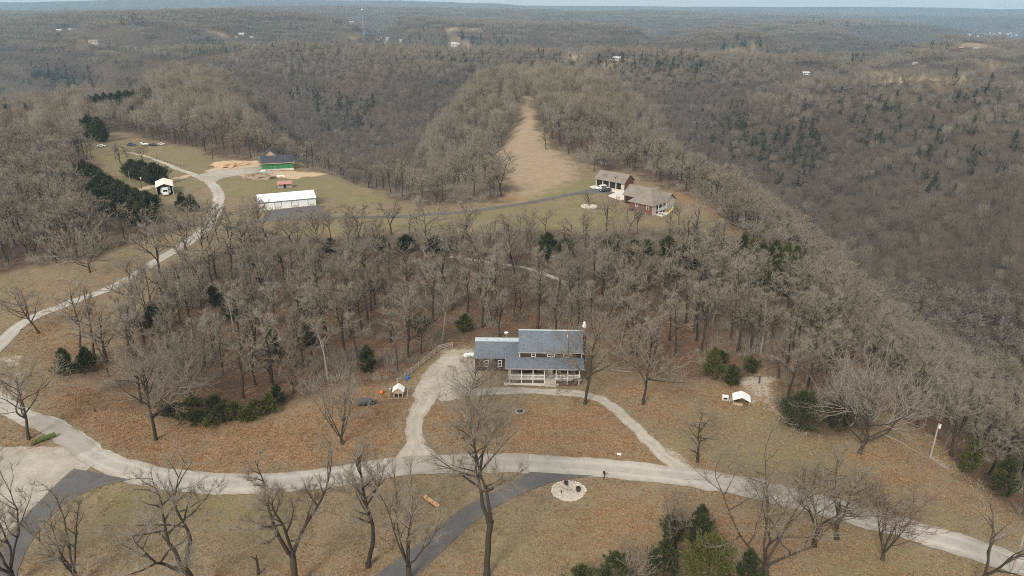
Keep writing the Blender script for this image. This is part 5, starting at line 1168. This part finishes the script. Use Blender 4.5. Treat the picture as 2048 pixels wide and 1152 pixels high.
x, y = G0(323, 290); car('small white car at the right end of the parked row', 'car', 'car_white', x, y, rad(10), 3.6, 1.6, 1.4, 'sedan')
x, y = G0(288, 291); bo = thing('boat', 'white boat on a trailer between the blue pickup and the dark car', 'boat', (x, y, h(x, y)), rad(150))
b = MB(); b.add([(-3, -.9, 1.5), (1.4, -.9, 1.55), (3.3, 0, 1.7), (1.4, .9, 1.55), (-3, .9, 1.5), (-3, -.6, .7), (1.2, -.5, .7), (2.6, 0, .95), (1.2, .5, .7), (-3, .6, .7)], [(0, 1, 6, 5), (1, 2, 7, 6), (2, 3, 8, 7), (3, 4, 9, 8), (4, 0, 5, 9), (5, 6, 7, 8, 9), (4, 3, 2, 1, 0)]); b.build('hull', 'white_metal', bo)
sub(bo, 'windscreen', 'glass', lambda b: b.slab([(.3, -.7, 1.56), (.3, .7, 1.56), (-.1, .6, 2.0), (-.1, -.6, 2.0)], .05)); sub(bo, 'trailer', 'steel', lambda b: (b.box(-3, 4.3, -.08, .08, .5, .62), b.box(-1.2, -1.0, -.8, .8, .45, .6)))
for sy in (-1, 1): sub(bo, 'wheel', 'black', lambda b: b.tube((-1.1, sy * .75, .32), (-1.1, sy * .95, .32), .32, .32, 10))
x, y = G0(1178, 415); rb = thing('planting_bed', 'round pale stone bed around the small tree by the brick house', 'planting bed', (x, y, h(x, y)))
b = MB()
for k in range(30):
    a = 2 * PI * k / 30; b.blob((3.0 * math.cos(a), 3.0 * math.sin(a), .15), (.36, .36, .3), k, .25)
b.build('edging', 'stone', rb); sub(rb, 'gravel', 'stone', lambda b: b.tube((0, 0, -.1), (0, 0, .12), 2.95, 2.9, 28))

# ------------------------------------------------------------------ white metal garage
wm = thing('metal_garage', 'long white metal building with three roll-up doors on the asphalt yard', 'garage', (-77.3, 276.9, h(-85, 275)), rad(23))
w = MB(); w.box(-21, 0, 0, 10, -.5, 3.2); w.prism([(0, 3.2), (10, 3.2), (5, 4.95)], -21, 0, 'x'); w.build('wall', 'pale_metal', wm)
r = MB(); gable(r, -21.3, .3, -.35, 10.35, 3.16, 5.1, .1); rf = r.build('roof', 'white_metal', wm)
sub(rf, 'roof_ribs', 'white_metal', lambda b: [b.slab([(-21 + 1.2 * k, -.33, 3.21), (-20.94 + 1.2 * k, -.33, 3.21), (-20.94 + 1.2 * k, 5, 5.14), (-21 + 1.2 * k, 5, 5.14)], .04) for k in range(18)])
sub(wm, 'gutter', 'steel', lambda b: b.box(-21.3, .3, -.47, -.36, 3.02, 3.14)); sub(wm, 'trim', 'white_metal', lambda b: (b.box(-.06, .05, -.05, .06, -.2, 3.15), b.box(-21.05, -20.94, -.05, .06, -.2, 3.15)))
for x_ in (-17.2, -11.0, -4.8):
    d = sub(wm, 'roll_up_door', 'white_metal', lambda b: [b.box(x_ - 1.75, x_ + 1.75, -.06 - .015 * (k % 2), .0, .02 + .55 * k, .55 + .55 * k) for k in range(5)])
    sub(d, 'door_frame', 'steel', lambda b: (b.box(x_ - 1.9, x_ - 1.75, -.09, 0, 0, 2.95), b.box(x_ + 1.75, x_ + 1.9, -.09, 0, 0, 2.95), b.box(x_ - 1.75, x_ + 1.75, -.09, 0, 2.79, 2.95)))
for x_ in (-14.1, -7.9, -1.6): sub(wm, 'stone_pier', 'stone', lambda b: b.box(x_ - .75, x_ + .75, -.14, 0, -.2, .95))
# small red-roofed shed behind it
rs = thing('shed', 'small wooden shed with a faded red roof behind the white metal building', 'shed', (-100.2, 303.5, h(-98, 303)), rad(16))
sub(rs, 'wall', 'grey_wood', lambda b: (b.box(0, 5.6, 1.2, 4.0, -.3, 2.0), b.prism([(.9, 2.0), (4.7, 2.0), (2.8, 3.0)], 1.1, 3, 'y')))
r = MB(); gable(r, -.3, 5.9, .3, 4.6, 1.95, 3.0, .1); r.build('roof', 'red_metal', rs)
for x_ in (.1, 2.0, 3.6, 5.4): sub(rs, 'post', 'grey_wood', lambda b: b.box(x_, x_ + .12, .42, .54, -.2, 2.0))
sub(rs, 'doorway', 'inside_shade', lambda b: b.box(2.2, 3.4, 1.15, 1.22, 0, 1.8))

# ------------------------------------------------------------------ green sheathed house under construction
gh = thing('unfinished_house', 'half-built house in green sheathing with a charcoal shingle roof', 'house', (-119.2, 341.2, h(-113, 344)), rad(17))
w = MB(); w.box(.1, 14.4, .06, 7.4, .5, 3.5); w.prism([(.06, 3.5), (7.4, 3.5), (3.7, 5.6)], .3, 14.4, 'x'); w.box(.5, 8, 7.4, 13, .5, 4.3); w.build('wall', 'green_seam', gh)
sub(gh, 'foundation', 'concrete', lambda b: (b.box(.0, 14.45, .02, 13, -1.2, .5)))
for k in range(6):
    for j in range(2):
        x0 = .12 + 2.38 * k; zz = .52 + 1.5 * j
        sub(gh, 'sheathing_panel', 'green_board', lambda b: b.box(x0 + .04, x0 + 2.30, .0 + .008 * ((k + j) % 3), .06, zz + .03, zz + 1.44))
for k in range(3): sub(gh, 'sheathing_panel', 'green_board', lambda b: b.box(.03, .10, (.06, 5.6, 1.9)[k], (1.75, 7.4, 5.5)[k], (.52, .52, 2.7)[k], 3.46))
sub(gh, 'sheathing_panel', 'green_board', lambda b: b.prism([(.1, 3.5), (7.36, 3.5), (3.7, 5.55)], .2, .3, 'x'))
sub(gh, 'garage_opening', 'inside_shade', lambda b: b.box(.02, .12, 1.9, 5.5, .5, 2.68))
r = MB(); gable(r, -.5, 14.9, -.6, 8.0, 3.35, 6.3, .18); gable(r, -.8, 8.8, 5.2, 14, 4.2, 8.3, .18, 'y'); r.build('roof', 'black_shingle', gh)
sub(gh, 'fascia', 'osb', lambda b: (b.box(-.5, 14.9, -.68, -.6, 3.12, 3.36), b.slab([(-.58, -.62, 3.36), (-.51, -.62, 3.36), (-.51, 3.7, 6.3), (-.58, 3.7, 6.3)], .26), b.slab([(4.0, 5.12, 8.3), (4.0, 5.19, 8.3), (8.8, 5.19, 4.2), (8.8, 5.12, 4.2)], .3)))
sub(gh, 'gable_end', 'osb', lambda b: b.prism([(-.3, 4.2), (8.3, 4.2), (4.0, 7.9)], 5.5, 5.6, 'y'))
for k, (u, v, sx, sz, lab) in enumerate([(452, 331, 7, 1.9, 'bigger heap of orange clay beside the gravel yard'), (478, 328, 5, 1.4, 'smaller heap of orange clay nearer the green house')]):
    x, y = G0(u, v); o = thing('dirt_heap', lab, 'dirt heap', (x, y, h(x, y)))
    b = MB(); b.blob((0, 0, 0), (sx, sx * .7, sz), 11 + k, .16, 3); b.build('heap', 'clay', o)
x, y = G0(518, 356); o = thing('brush_pile', 'pile of dead brush and cut limbs below the green house', 'brush pile', (x, y, h(x, y)))
b = MB(); b.blob((0, 0, 0), (7.5, 4, 1.9), 5, .18, 3); b.build('heap', 'brush_heap', o)
b = MB()
for k in range(120):
    a, r_ = rnd.uniform(0, 6.28), rnd.uniform(0, 1) ** .5; p0 = Vector((7 * r_ * math.cos(a), 3.8 * r_ * math.sin(a), 1.7 * (1 - r_ * r_) + .1)); d = Vector((rnd.uniform(-1, 1), rnd.uniform(-1, 1), rnd.uniform(.0, .5))).normalized()
    b.tube(p0, p0 + d * rnd.uniform(1.2, 3.2), .07, .03, 4)
b.build('branches', 'brush_heap', o)
for (u, v, s, lab) in [(526, 342, 1.2, 'white heap of wrap beside the green house corner'), (562, 351, 1.7, 'white plastic sheet lying below the green house')]:
    x, y = G0(u, v); o = tag(MB().blob((0, 0, .1), (s * 1.2, s * .7, .3), int(u), .3, 2).build('plastic_sheet', 'white_metal', None, loc=(x, y, h(x, y))), lab, 'plastic sheet')

# ------------------------------------------------------------------ camper under its shelter
cp = thing('carport', 'tall open shelter with a cream metal roof over a camper', 'carport', (-142.8, 291.2, h(-143, 293)), rad(25))
r = MB(); gable(r, -3.35, 3.35, -.8, 11, 3.95, 5.2, .12, 'y'); r.build('roof', 'cream_metal', cp)
for sx in (-3.0, 3.0):
    for y_ in (0, 3.4, 6.9, 10.3): sub(cp, 'post', 'white_paint', lambda b: b.box(sx - .08, sx + .08, y_ - .08, y_ + .08, -.3, 3.9))
sub(cp, 'back_wall', 'inside_shade', lambda b: (b.box(-2.9, 2.9, 10.25, 10.33, 0, 4.0), b.box(2.94, 3.0, 3, 10.2, 0, 3.6), b.box(-3.0, -2.94, 3, 10.2, 0, 3.6)))  # dark sheets, the shade inside the shelter is put into their colour
sub(cp, 'gable_truss', 'inside_shade', lambda b: b.prism([(-3.1, 3.95), (3.1, 3.95), (0, 5.0)], -.1, .0, 'y'))  # solid triangle in the same painted shade colour
rv = thing('camper', 'white camper trailer with a dark rear window parked under the cream-roofed shelter', 'camper', tuple(at_local(cp, .1, -.3)), rad(25))
sub(rv, 'body', 'white_metal', lambda b: (b.box(-1.15, 1.15, 0, 8.5, .55, 3.45)), .1); sub(rv, 'slide_out', 'white_metal', lambda b: b.box(1.15, 2.0, 1.0, 4.6, 1.0, 3.1), .05); sub(rv, 'slide_out', 'white_metal', lambda b: b.box(-1.75, -1.15, 1.2, 4.2, 1.0, 2.9), .05)
sub(rv, 'rear_window', 'glass', lambda b: b.box(-.8, .85, -.03, .02, 1.75, 2.5), .01); sub(rv, 'slide_window', 'glass', lambda b: b.box(1.3, 1.78, .96, 1.01, 2.0, 2.75)); sub(rv, 'bumper', 'white_paint', lambda b: b.box(-1.05, 1.05, -.25, -.02, .5, .75))
for sx in (-1, 1): sub(rv, 'wheel', 'black', lambda b: b.tube((sx * .9, 5, .36), (sx * 1.14, 5, .36), .36, .36, 12))
def pole(u, v, ht, label, r_=.13, arm=False, m='grey_wood', cap=True):
    x, y = G0(u, v); o = thing('utility_pole', label, 'utility pole', (x, y, h(x, y)))
    sub(o, 'post', m, lambda b: b.tube((0, 0, -.5), (0, 0, ht), r_, r_ * .75, 8))
    if cap: sub(o, 'transformer', 'white_metal', lambda b: b.tube((.28, 0, ht - 1.0), (.28, 0, ht - .2), .2, .2, 10))
    if arm: sub(o, 'crossarm', 'dark_wood', lambda b: b.box(-1, 1, -.06, .06, ht - .6, ht - .45))
    return (x, y, h(x, y) + ht)
P1 = pole(1863, 905, 7.2, 'pale utility pole at the right wood edge', .15)
P2 = pole(2022, 1150, 9.5, 'dark utility pole standing in the bottom right corner', .16, False, 'grey_wood', True)
pole(285, 384, 6.5, 'short service pole with a white meter box near the camper shelter', .14, False, 'dark_wood')
pole(263, 378, 8.0, 'thin pale pole left of the service pole', .10, False, 'grey_wood', False)
pole(185, 297, 11, 'tall thin pole at the left side of the upper left field', .14, True, 'dark_wood', False)
wr = MB()
def cable(a, b_, sag):
    a = Vector(a); b_ = Vector(b_); pr = a
    for k in range(1, 15):
        t = k / 14; q = a.lerp(b_, t); q.z -= sag * 4 * t * (1 - t); wr.tube(pr, q, .022, .022, 4); pr = q
cable(P1, P2, .9); e = G(2075, 1000); cable(P1, (P1[0] + 26, P1[1] - 22, P1[2] - 3), .6); cable(P1, (P1[0] - 14, P1[1] + 26, P1[2] + 1), .4)
tag(wr.build('power_line', 'black'), 'thin overhead wires strung from the pale utility pole', 'power line')

# ------------------------------------------------------------------ fences
def fence(px, label, mw, step=2.6, ht=1.3, rails=(.45, .85, 1.22), rr=.09, mr=None):
    P = [np.array(G0(*p)) for p in px]; x0, y0 = P[0]; z0 = h(x0, y0); o = thing('fence', label, 'fence', (x0, y0, z0))
    pts = []
    for a, b_ in zip(P[:-1], P[1:]):
        n = max(1, round(np.hypot(*(b_ - a)) / step)); pts += [a + (b_ - a) * k / n for k in range(n)]
    pts.append(P[-1]); L = [Vector((q[0] - x0, q[1] - y0, h(*q) - z0)) for q in pts]
    for q in L: sub(o, 'post', mw, lambda b: b.box(q.x - rr, q.x + rr, q.y - rr, q.y + rr, q.z - .3, q.z + ht))
    for a, b_ in zip(L[:-1], L[1:]):
        d = (b_ - a).normalized(); nrm = Vector((-d.y, d.x, 0)) * (rr + .02)
        for zr in rails:
            def rail(b):
                s = nrm * -1; t_ = nrm * -1.45; A = a + Vector((0, 0, zr)); B = b_ + Vector((0, 0, zr)); up = Vector((0, 0, .15))
                b.add([A + s, B + s, B + t_, A + t_, A + s + up, B + s + up, B + t_ + up, A + t_ + up], [(0, 3, 2, 1), (4, 5, 6, 7), (0, 1, 5, 4), (1, 2, 6, 5), (2, 3, 7, 6), (3, 0, 4, 7)])
            sub(o, 'rail', mr or mw, rail)
    return o
fence([(795, 770), (838, 735), (878, 700), (905, 693)], 'weathered wooden rail fence along the left side of the gravel drive', 'grey_wood')
fence([(468, 464), (510, 466), (545, 470), (563, 473)], 'dark plank fence in front of the white metal building', 'dark_wood', 2.6, 1.35, (.3, .7, 1.1), .09)
fence([(308, 318), (335, 326), (368, 334)], 'wire fence on thin posts beside the two-track lane', 'dark_wood', 3.2, 1.3, (1.0,), .07, 'steel')
fence([(1195, 738), (1235, 741), (1262, 745)], 'pale fallen rail beside the right end of the blue-roofed house', 'grey_wood', 3.2, .35, (.12,), .07)

# ------------------------------------------------------------------ things in the yards
x, y = G0(797, 797); co = thing('chicken_coop', 'small tan coop with a white gable roof beside the gravel drive', 'coop', (x, y, h(x, y)), rad(4))
sub(co, 'wall', 'tan_wood', lambda b: (b.box(-.95, .95, 0, 1.7, 0, 1.35), b.prism([(-.95, 1.35), (.95, 1.35), (0, 2.05)], 0, 1.7, 'y'))); r = MB(); gable(r, -1.2, 1.2, -.25, 1.95, 1.28, 2.2, .08, 'y'); r.build('roof', 'white_metal', co)
sub(co, 'doorway', 'inside_shade', lambda b: (b.box(-.75, -.12, -.03, .01, .1, .8), b.box(.12, .7, -.03, .01, .1, .8))); sub(co, 'run_fence', 'grey_wood', lambda b: [b.box(-1.9 + .01, -1.82, -1.0 + k * .9, -.94 + k * .9, 0, 1.0) for k in range(5)] + [b.box(1.8, 1.88, -1.0 + k * .9, -.94 + k * .9, 0, 1.0) for k in range(5)] + [b.box(-1.9, 1.88, -1.03, -.99, .25, .3), b.box(-1.9, -1.86, -1, 2.6, .9, .96), b.box(1.82, 1.86, -1, 2.6, .9, .96)])
x, y = G0(730, 812); gt = thing('covered_trailer', 'low dark tarp-covered trailer on the leafy ground left of the coop', 'trailer', (x, y, h(x, y)), rad(12))
sub(gt, 'tarp', 'tarp', lambda b: b.prism([(-1.45, .35), (1.45, .45), (1.3, 1.05), (-.1, 1.25), (-1.3, 1.0)], -.7, .7, 'y'), .08); sub(gt, 'frame', 'black', lambda b: b.box(-1.4, 2.1, -.6, .6, .25, .36)); sub(gt, 'tongue_jack', 'steel', lambda b: b.tube((1.7, 0, .2), (1.75, .1, 1.5), .08, .08, 6))
for sy in (-1, 1): sub(gt, 'wheel', 'black', lambda b: b.tube((0, sy * .62, .3), (0, sy * .8, .3), .3, .3, 10))
x, y = G0(815, 761); o = thing('barrel', 'bright blue plastic barrel by the rail fence', 'barrel', (x, y, h(x, y))); sub(o, 'drum', 'blue', lambda b: b.lathe([(.36, 0), (.40, .1), (.41, .45), (.40, .85), (.34, .95)], n=14)); sub(o, 'lid', 'car_blue', lambda b: b.tube((0, 0, .95), (0, 0, 1.0), .3, .3, 12))
x, y = G0(763, 790); o = thing('play_ball', 'bright orange ball on the leaves near the coop', 'ball', (x, y, h(x, y))); sub(o, 'ball', 'orange', lambda b: b.blob((0, 0, .35), (.42, .42, .4), 1, .03, 2))
x, y = G0(780, 783); o = thing('bucket', 'white bucket at the lower end of the rail fence', 'bucket', (x, y, h(x, y))); sub(o, 'pail', 'white_metal', lambda b: b.lathe([(.16, 0), (.22, .45), (.2, .45), (.15, .06)], n=12)); sub(o, 'handle', 'steel', lambda b: [b.tube((.22 * math.cos(k * .52), 0, .42 + .15 * math.sin(k * .52)), (.22 * math.cos(k * .52 + .52), 0, .42 + .15 * math.sin(k * .52 + .52)), .015, .015, 4) for k in range(6)])
x, y = G0(1482, 812); sh = thing('animal_shelter', 'small open shelter with a white peaked roof on the right lawn', 'shelter', (x, y, h(x, y)), rad(-14))
r = MB(); gable(r, -1.75, 1.75, -.3, 2.6, 1.25, 2.05, .09, 'y'); r.build('roof', 'white_metal', sh)
for sx in (-1.5, 1.5):
    for y_ in (.0, 2.2): sub(sh, 'post', 'grey_wood', lambda b: b.box(sx - .06, sx + .06, y_ - .06, y_ + .06, -.2, 1.25))
sub(sh, 'wall', 'tan_wood', lambda b: (b.box(-1.44, 1.44, 2.15, 2.24, 0, 1.25), b.box(-1.53, -1.47, .1, 2.1, 0, .9), b.box(1.47, 1.53, .1, 2.1, 0, .9), b.box(-1.4, .3, .02, .08, 0, .55)))
x, y = G0(1450, 799); o = thing('crate', 'cream plastic crate left of the white-roofed shelter', 'crate', (x, y, h(x, y)), rad(-10)); sub(o, 'shell', 'white_paint', lambda b: (b.box(-.6, .6, -.4, -.34, 0, .8), b.box(-.6, .6, .34, .4, 0, .8), b.box(-.6, -.54, -.34, .34, 0, .8), b.box(.54, .6, -.34, .34, 0, .8))); sub(o, 'lid', 'white_paint', lambda b: b.box(-.62, .62, -.42, .42, .8, .88)); sub(o, 'opening', 'inside_shade', lambda b: b.box(-.4, .4, -.42, -.39, .2, .6))
for (u, v, lab) in [(1464, 801, 'grey boards lying between the crate and the white-roofed shelter'), (1503, 806, 'pale boards lying right of the white-roofed shelter')]:
    x, y = G0(u, v); o = thing('lumber', lab, 'lumber', (x, y, h(x, y)), rad(u % 40)); [sub(o, 'board', 'grey_wood', lambda b: b.box(-.9 + .1 * k, .8 + .15 * k, -.3 + .22 * k, -.12 + .22 * k, .02, .12 + .05 * k)) for k in range(3)]
x, y = G0(1138, 981); z = h(x, y); sb = thing('rock_bed', 'round bed of pale rocks on the lawn below the lane', 'rock bed', (x, y, z))
b = MB()
for k in range(22):
    a = 2 * PI * k / 34; b.blob((2.75 * math.cos(a), 2.5 * math.sin(a), .12), (rnd.uniform(.22, .36), rnd.uniform(.2, .3), rnd.uniform(.18, .28)), k, .25)
b.build('edging', 'stone', sb)
b = MB()
for k in range(260):
    a, r_ = rnd.uniform(0, 6.28), rnd.uniform(0, 1) ** .5; s = rnd.uniform(.09, .2); b.blob((2.6 * r_ * math.cos(a), 2.35 * r_ * math.sin(a), .12), (s, s * .8, s * .7), k, .3)
tag(b.build('gravel', 'stone', sb), kind='stuff'); sub(sb, 'base', 'stone', lambda b: b.tube((0, 0, -.15), (0, 0, .1), 2.65, 2.6, 30))
for (dx, dy, s, lab) in [(-.45, 1.35, .36, 'rusty dark pot at the back of the rock bed'), (1.5, -.15, .42, 'bigger rusty dark kettle at the right of the rock bed')]:
    o = thing('iron_pot', lab, 'pot', (x + dx, y + dy, z + .14)); sub(o, 'bowl', 'rust', lambda b: b.lathe([(s * .5, 0), (s * .95, .25), (s, .55), (s * .82, .72), (s * .9, .78), (s * .7, .78), (s * .7, .5)], n=14)); sub(o, 'handle', 'black', lambda b: [b.tube((s * .9 * math.cos(k * .63), 0, .74 + .3 * math.sin(k * .63)), (s * .9 * math.cos(k * .63 + .63), 0, .74 + .3 * math.sin(k * .63 + .63)), .02, .02, 4) for k in range(5)])
o = thing('driftwood', 'grey weathered log lying across the rock bed', 'log', (x - .5, y + .5, z + .2)); sub(o, 'trunk', 'grey_wood', lambda b: (b.tube((-.5, .5, .22), (.25, -.2, .2), .34, .28, 9), b.tube((.25, -.2, .2), (.9, -.55, .14), .26, .16, 8))); sub(o, 'branch', 'grey_wood', lambda b: b.tube((.2, -.1, .3), (.05, -.9, .2), .1, .05, 6))
o = thing('garden_marker', 'small dark post in the left of the rock bed', 'marker', (x - 1.35, y - .75, z)); sub(o, 'stake', 'black', lambda b: b.box(-.05, .05, -.05, .05, 0, .75)); sub(o, 'plate', 'rust', lambda b: b.box(-.11, .11, -.07, -.05, .42, .75))
x, y = G0(1208, 956); o = thing('mailbox', 'black mailbox on a dark post beside the lane', 'mailbox', (x, y, h(x, y)), rad(8)); sub(o, 'post', 'black', lambda b: b.box(-.06, .06, -.06, .06, -.2, 1.0)); bxm = sub(o, 'box', 'black', lambda b: b.prism([(-.16, 1.0), (.16, 1.0), (.16, 1.25), (.09, 1.36), (-.09, 1.36), (-.16, 1.25)], -.3, .3, 'y')); sub(bxm, 'flag', 'red_metal', lambda b: b.box(.165, .18, .0, .05, 1.1, 1.42))
x, y = G0(864, 1004); lg = thing('split_log', 'hollowed split log of raw orange wood on the lower lawn', 'log', (x, y, h(x, y)), rad(-44))
for a, c in ((-1.35, -.02), (.12, 1.5)):
    sg = MB(); prof = [(.36 * math.cos(t_), .36 + .36 * math.sin(t_)) for t_ in np.linspace(PI, 2 * PI, 9)] + [(.26 * math.cos(t_), .38 + .24 * math.sin(t_)) for t_ in np.linspace(2 * PI, PI, 9)]
    v = [(a, p_, q_) for p_, q_ in prof] + [(c, p_, q_) for p_, q_ in prof]; n = len(prof); sg.add(v, [(i, n + i, n + (i + 1) % n, (i + 1) % n) for i in range(n)] + [(i, i + 1, n - 2 - i, n - 1 - i) for i in range(8)] + [(n + i, n + i + 1, 2 * n - 2 - i, 2 * n - 1 - i) for i in range(8)])
    sg.build('log_half', 'fresh_wood', lg)
sub(lg, 'end_block', 'fresh_wood', lambda b: b.tube((-1.72, 0, .3), (-1.38, 0, .3), .33, .35, 10))
x, y = G0(92, 880); lg = thing('mossy_log', 'thick fallen log covered in green moss beside the lane bend', 'log', (x, y, h(x, y)), rad(42)); sub(lg, 'trunk', 'moss', lambda b: (b.tube((-1.5, 0, .4), (1.6, 0, .48), .42, .5, 12), b.tube((-1.9, .1, .3), (-1.5, 0, .38), .26, .38, 8))); sub(lg, 'cut_end', 'tan_wood', lambda b: b.tube((1.6, 0, .48), (1.63, 0, .48), .44, .44, 12)); sub(lg, 'rotten_bark', 'dark_wood', lambda b: b.blob((-1.9, -.2, .15), (.5, .35, .25), 3, .3, 2))
x, y = G0(1040, 824); fp = thing('fire_pit', 'small ring of dark stones on the loop drive lawn', 'fire pit', (x, y, h(x, y))); b = MB()
for k in range(13): b.blob((.85 * math.cos(k * .483), .85 * math.sin(k * .483), .1), (.2, .17, .17), k, .25)
b.build('stone_ring', 'grey_wood', fp); sub(fp, 'ashes', 'black', lambda b: b.tube((0, 0, -.05), (0, 0, .06), .7, .65, 14))
x, y = G0(1238, 908); tag(MB().slab([(-.4, -.25, .14), (.35, -.3, .1), (.45, .25, .16), (-.3, .3, .12)], .06).build('paper_sheet', 'white_metal', None, loc=(x, y, h(x, y))), 'white sheet of litter lying on the leafy loop lawn', 'litter')
x, y = G0(190, 824); o = thing('dead_stump', 'small crooked dead stump on the left leafy lawn', 'stump', (x, y, h(x, y))); sub(o, 'trunk', 'bark', lambda b: (b.tube((0, 0, -.1), (.1, 0, .9), .16, .11, 7), b.tube((.1, 0, .8), (.7, 0, 1.5), .07, .03, 5), b.tube((.08, 0, .85), (-.1, .1, 1.5), .06, .03, 5)))
x, y = G0(1518, 768); o = thing('fence_post', 'dark lone post at the head of the bare ground by the wood', 'post', (x, y, h(x, y))); sub(o, 'post', 'dark_wood', lambda b: b.box(-.12, .12, -.12, .12, -.2, 1.7)); sub(o, 'crossbar', 'dark_wood', lambda b: b.box(-1.2, .3, -.05, .05, 1.5, 1.65))
x, y = -9.4, 147.6; o = thing('propane_tank', 'white propane tank half hidden left of the garage wing', 'tank', (x, y, h(x, y)), rad(8))
sub(o, 'tank', 'white_metal', lambda b: [b.tube((a, 0, .75), (c, 0, .75), r0, r1, 12) for a, c, r0, r1 in ((-1.5, -1.2, .2, .5), (-1.2, 1.2, .5, .5), (1.2, 1.5, .5, .2))]); sub(o, 'dome_lid', 'white_metal', lambda b: b.tube((0, 0, 1.2), (0, 0, 1.42), .2, .16, 10))
for sx in (-.9, .9): sub(o, 'foot', 'concrete', lambda b: b.box(sx - .12, sx + .12, -.4, .4, -.1, .3))

# ------------------------------------------------------------------ far buildings, tower, lake, town
M['far_white'] = mat('weathered_white', (.50, .49, .46), (.42, .41, .38), .3)
FM = {'white': 'far_white', 'tan': 'tan_siding', 'red': 'red_metal', 'grey': 'steel', 'brown': 'tan_shingle', 'brick': 'brick', 'dark': 'black_shingle'}
for (u, v, L, D, Hh, wm_, rm_, rz, lab) in FARH:
    x, y = G(u, v); z = h(x, y); o = thing('far_house', lab, 'house', (x, y, z), rad(rz))
    sub(o, 'wall', FM[wm_], lambda b: (b.box(-L / 2, L / 2, 0, D, -4, Hh), b.prism([(0, Hh), (D, Hh), (D / 2, Hh + D * .24)], -L / 2, L / 2, 'x')))
    r = MB(); gable(r, -L / 2 - .5, L / 2 + .5, -.6, D + .6, Hh - .1, Hh + D * .27, .2); r.build('roof', FM[rm_], o)
    for k in range(3): sub(o, 'window', 'glass', lambda b: b.box(-L * .32 + L * .3 * k, -L * .32 + L * .3 * k + L * .09, -.06, 0, Hh * .3, Hh * .75))
x, y = G(728, 80); z = h(x, y); tw = thing('radio_tower', 'tall thin lattice radio tower rising above the far woods', 'radio tower', (x, y, z))
TH = 118.0
def tw_r(t): return 2.6 * (1 - t) ** 2.2 + .75
lv = 20; C = [[Vector((tw_r(k / lv) * math.cos(a), tw_r(k / lv) * math.sin(a), TH * k / lv)) for a in (.3, .3 + 2.094, .3 + 4.189)] for k in range(lv + 1)]
for j in range(3): sub(tw, 'leg', 'steel', lambda b: [b.tube(C[k][j], C[k + 1][j], .28, .28, 5) for k in range(lv)])
sub(tw, 'bracing', 'steel', lambda b: [b.tube(C[k][j], C[k + 1][(j + 1) % 3], .11, .11, 4) for k in range(lv) for j in range(3)])
sub(tw, 'antenna_panels', 'white_metal', lambda b: [b.box(2.0 * math.cos(a) - .4, 2.0 * math.cos(a) + .4, 2.0 * math.sin(a) - .4, 2.0 * math.sin(a) + .4, 77, 80.5) for a in (.3, 1.35, 2.4, 3.45, 4.5, 5.55)])
M['water'] = mat('lake_water', (.30, .33, .35), (.26, .29, .31), .01, .12, .6)
lx, ly = LAKE; b = MB(); b.slab([(lx + 130 * math.cos(a) * (1 + .2 * math.sin(3 * a)), ly + 420 * math.sin(a), LAKEZ) for a in np.linspace(0, 2 * PI, 40, endpoint=False)], .4); tag(b.build('lake', 'water'), 'pale strip of lake between the far hills', kind='structure')
b = MB()
for k in range(22):
    u = rnd.gauss(1985, 30); v = rnd.gauss(70, 2.4); x, y = G(u, v); z = h(x, y); s = rnd.uniform(.6, 2.2) / ppm(x, y, z); b.box(x - s, x + s, y - s, y + s, z - 6, z + rnd.uniform(.4, .8) * s + 3)
tag(b.build('town', 'far_white'), 'pale specks of a far town in the hazy valley', kind='stuff')
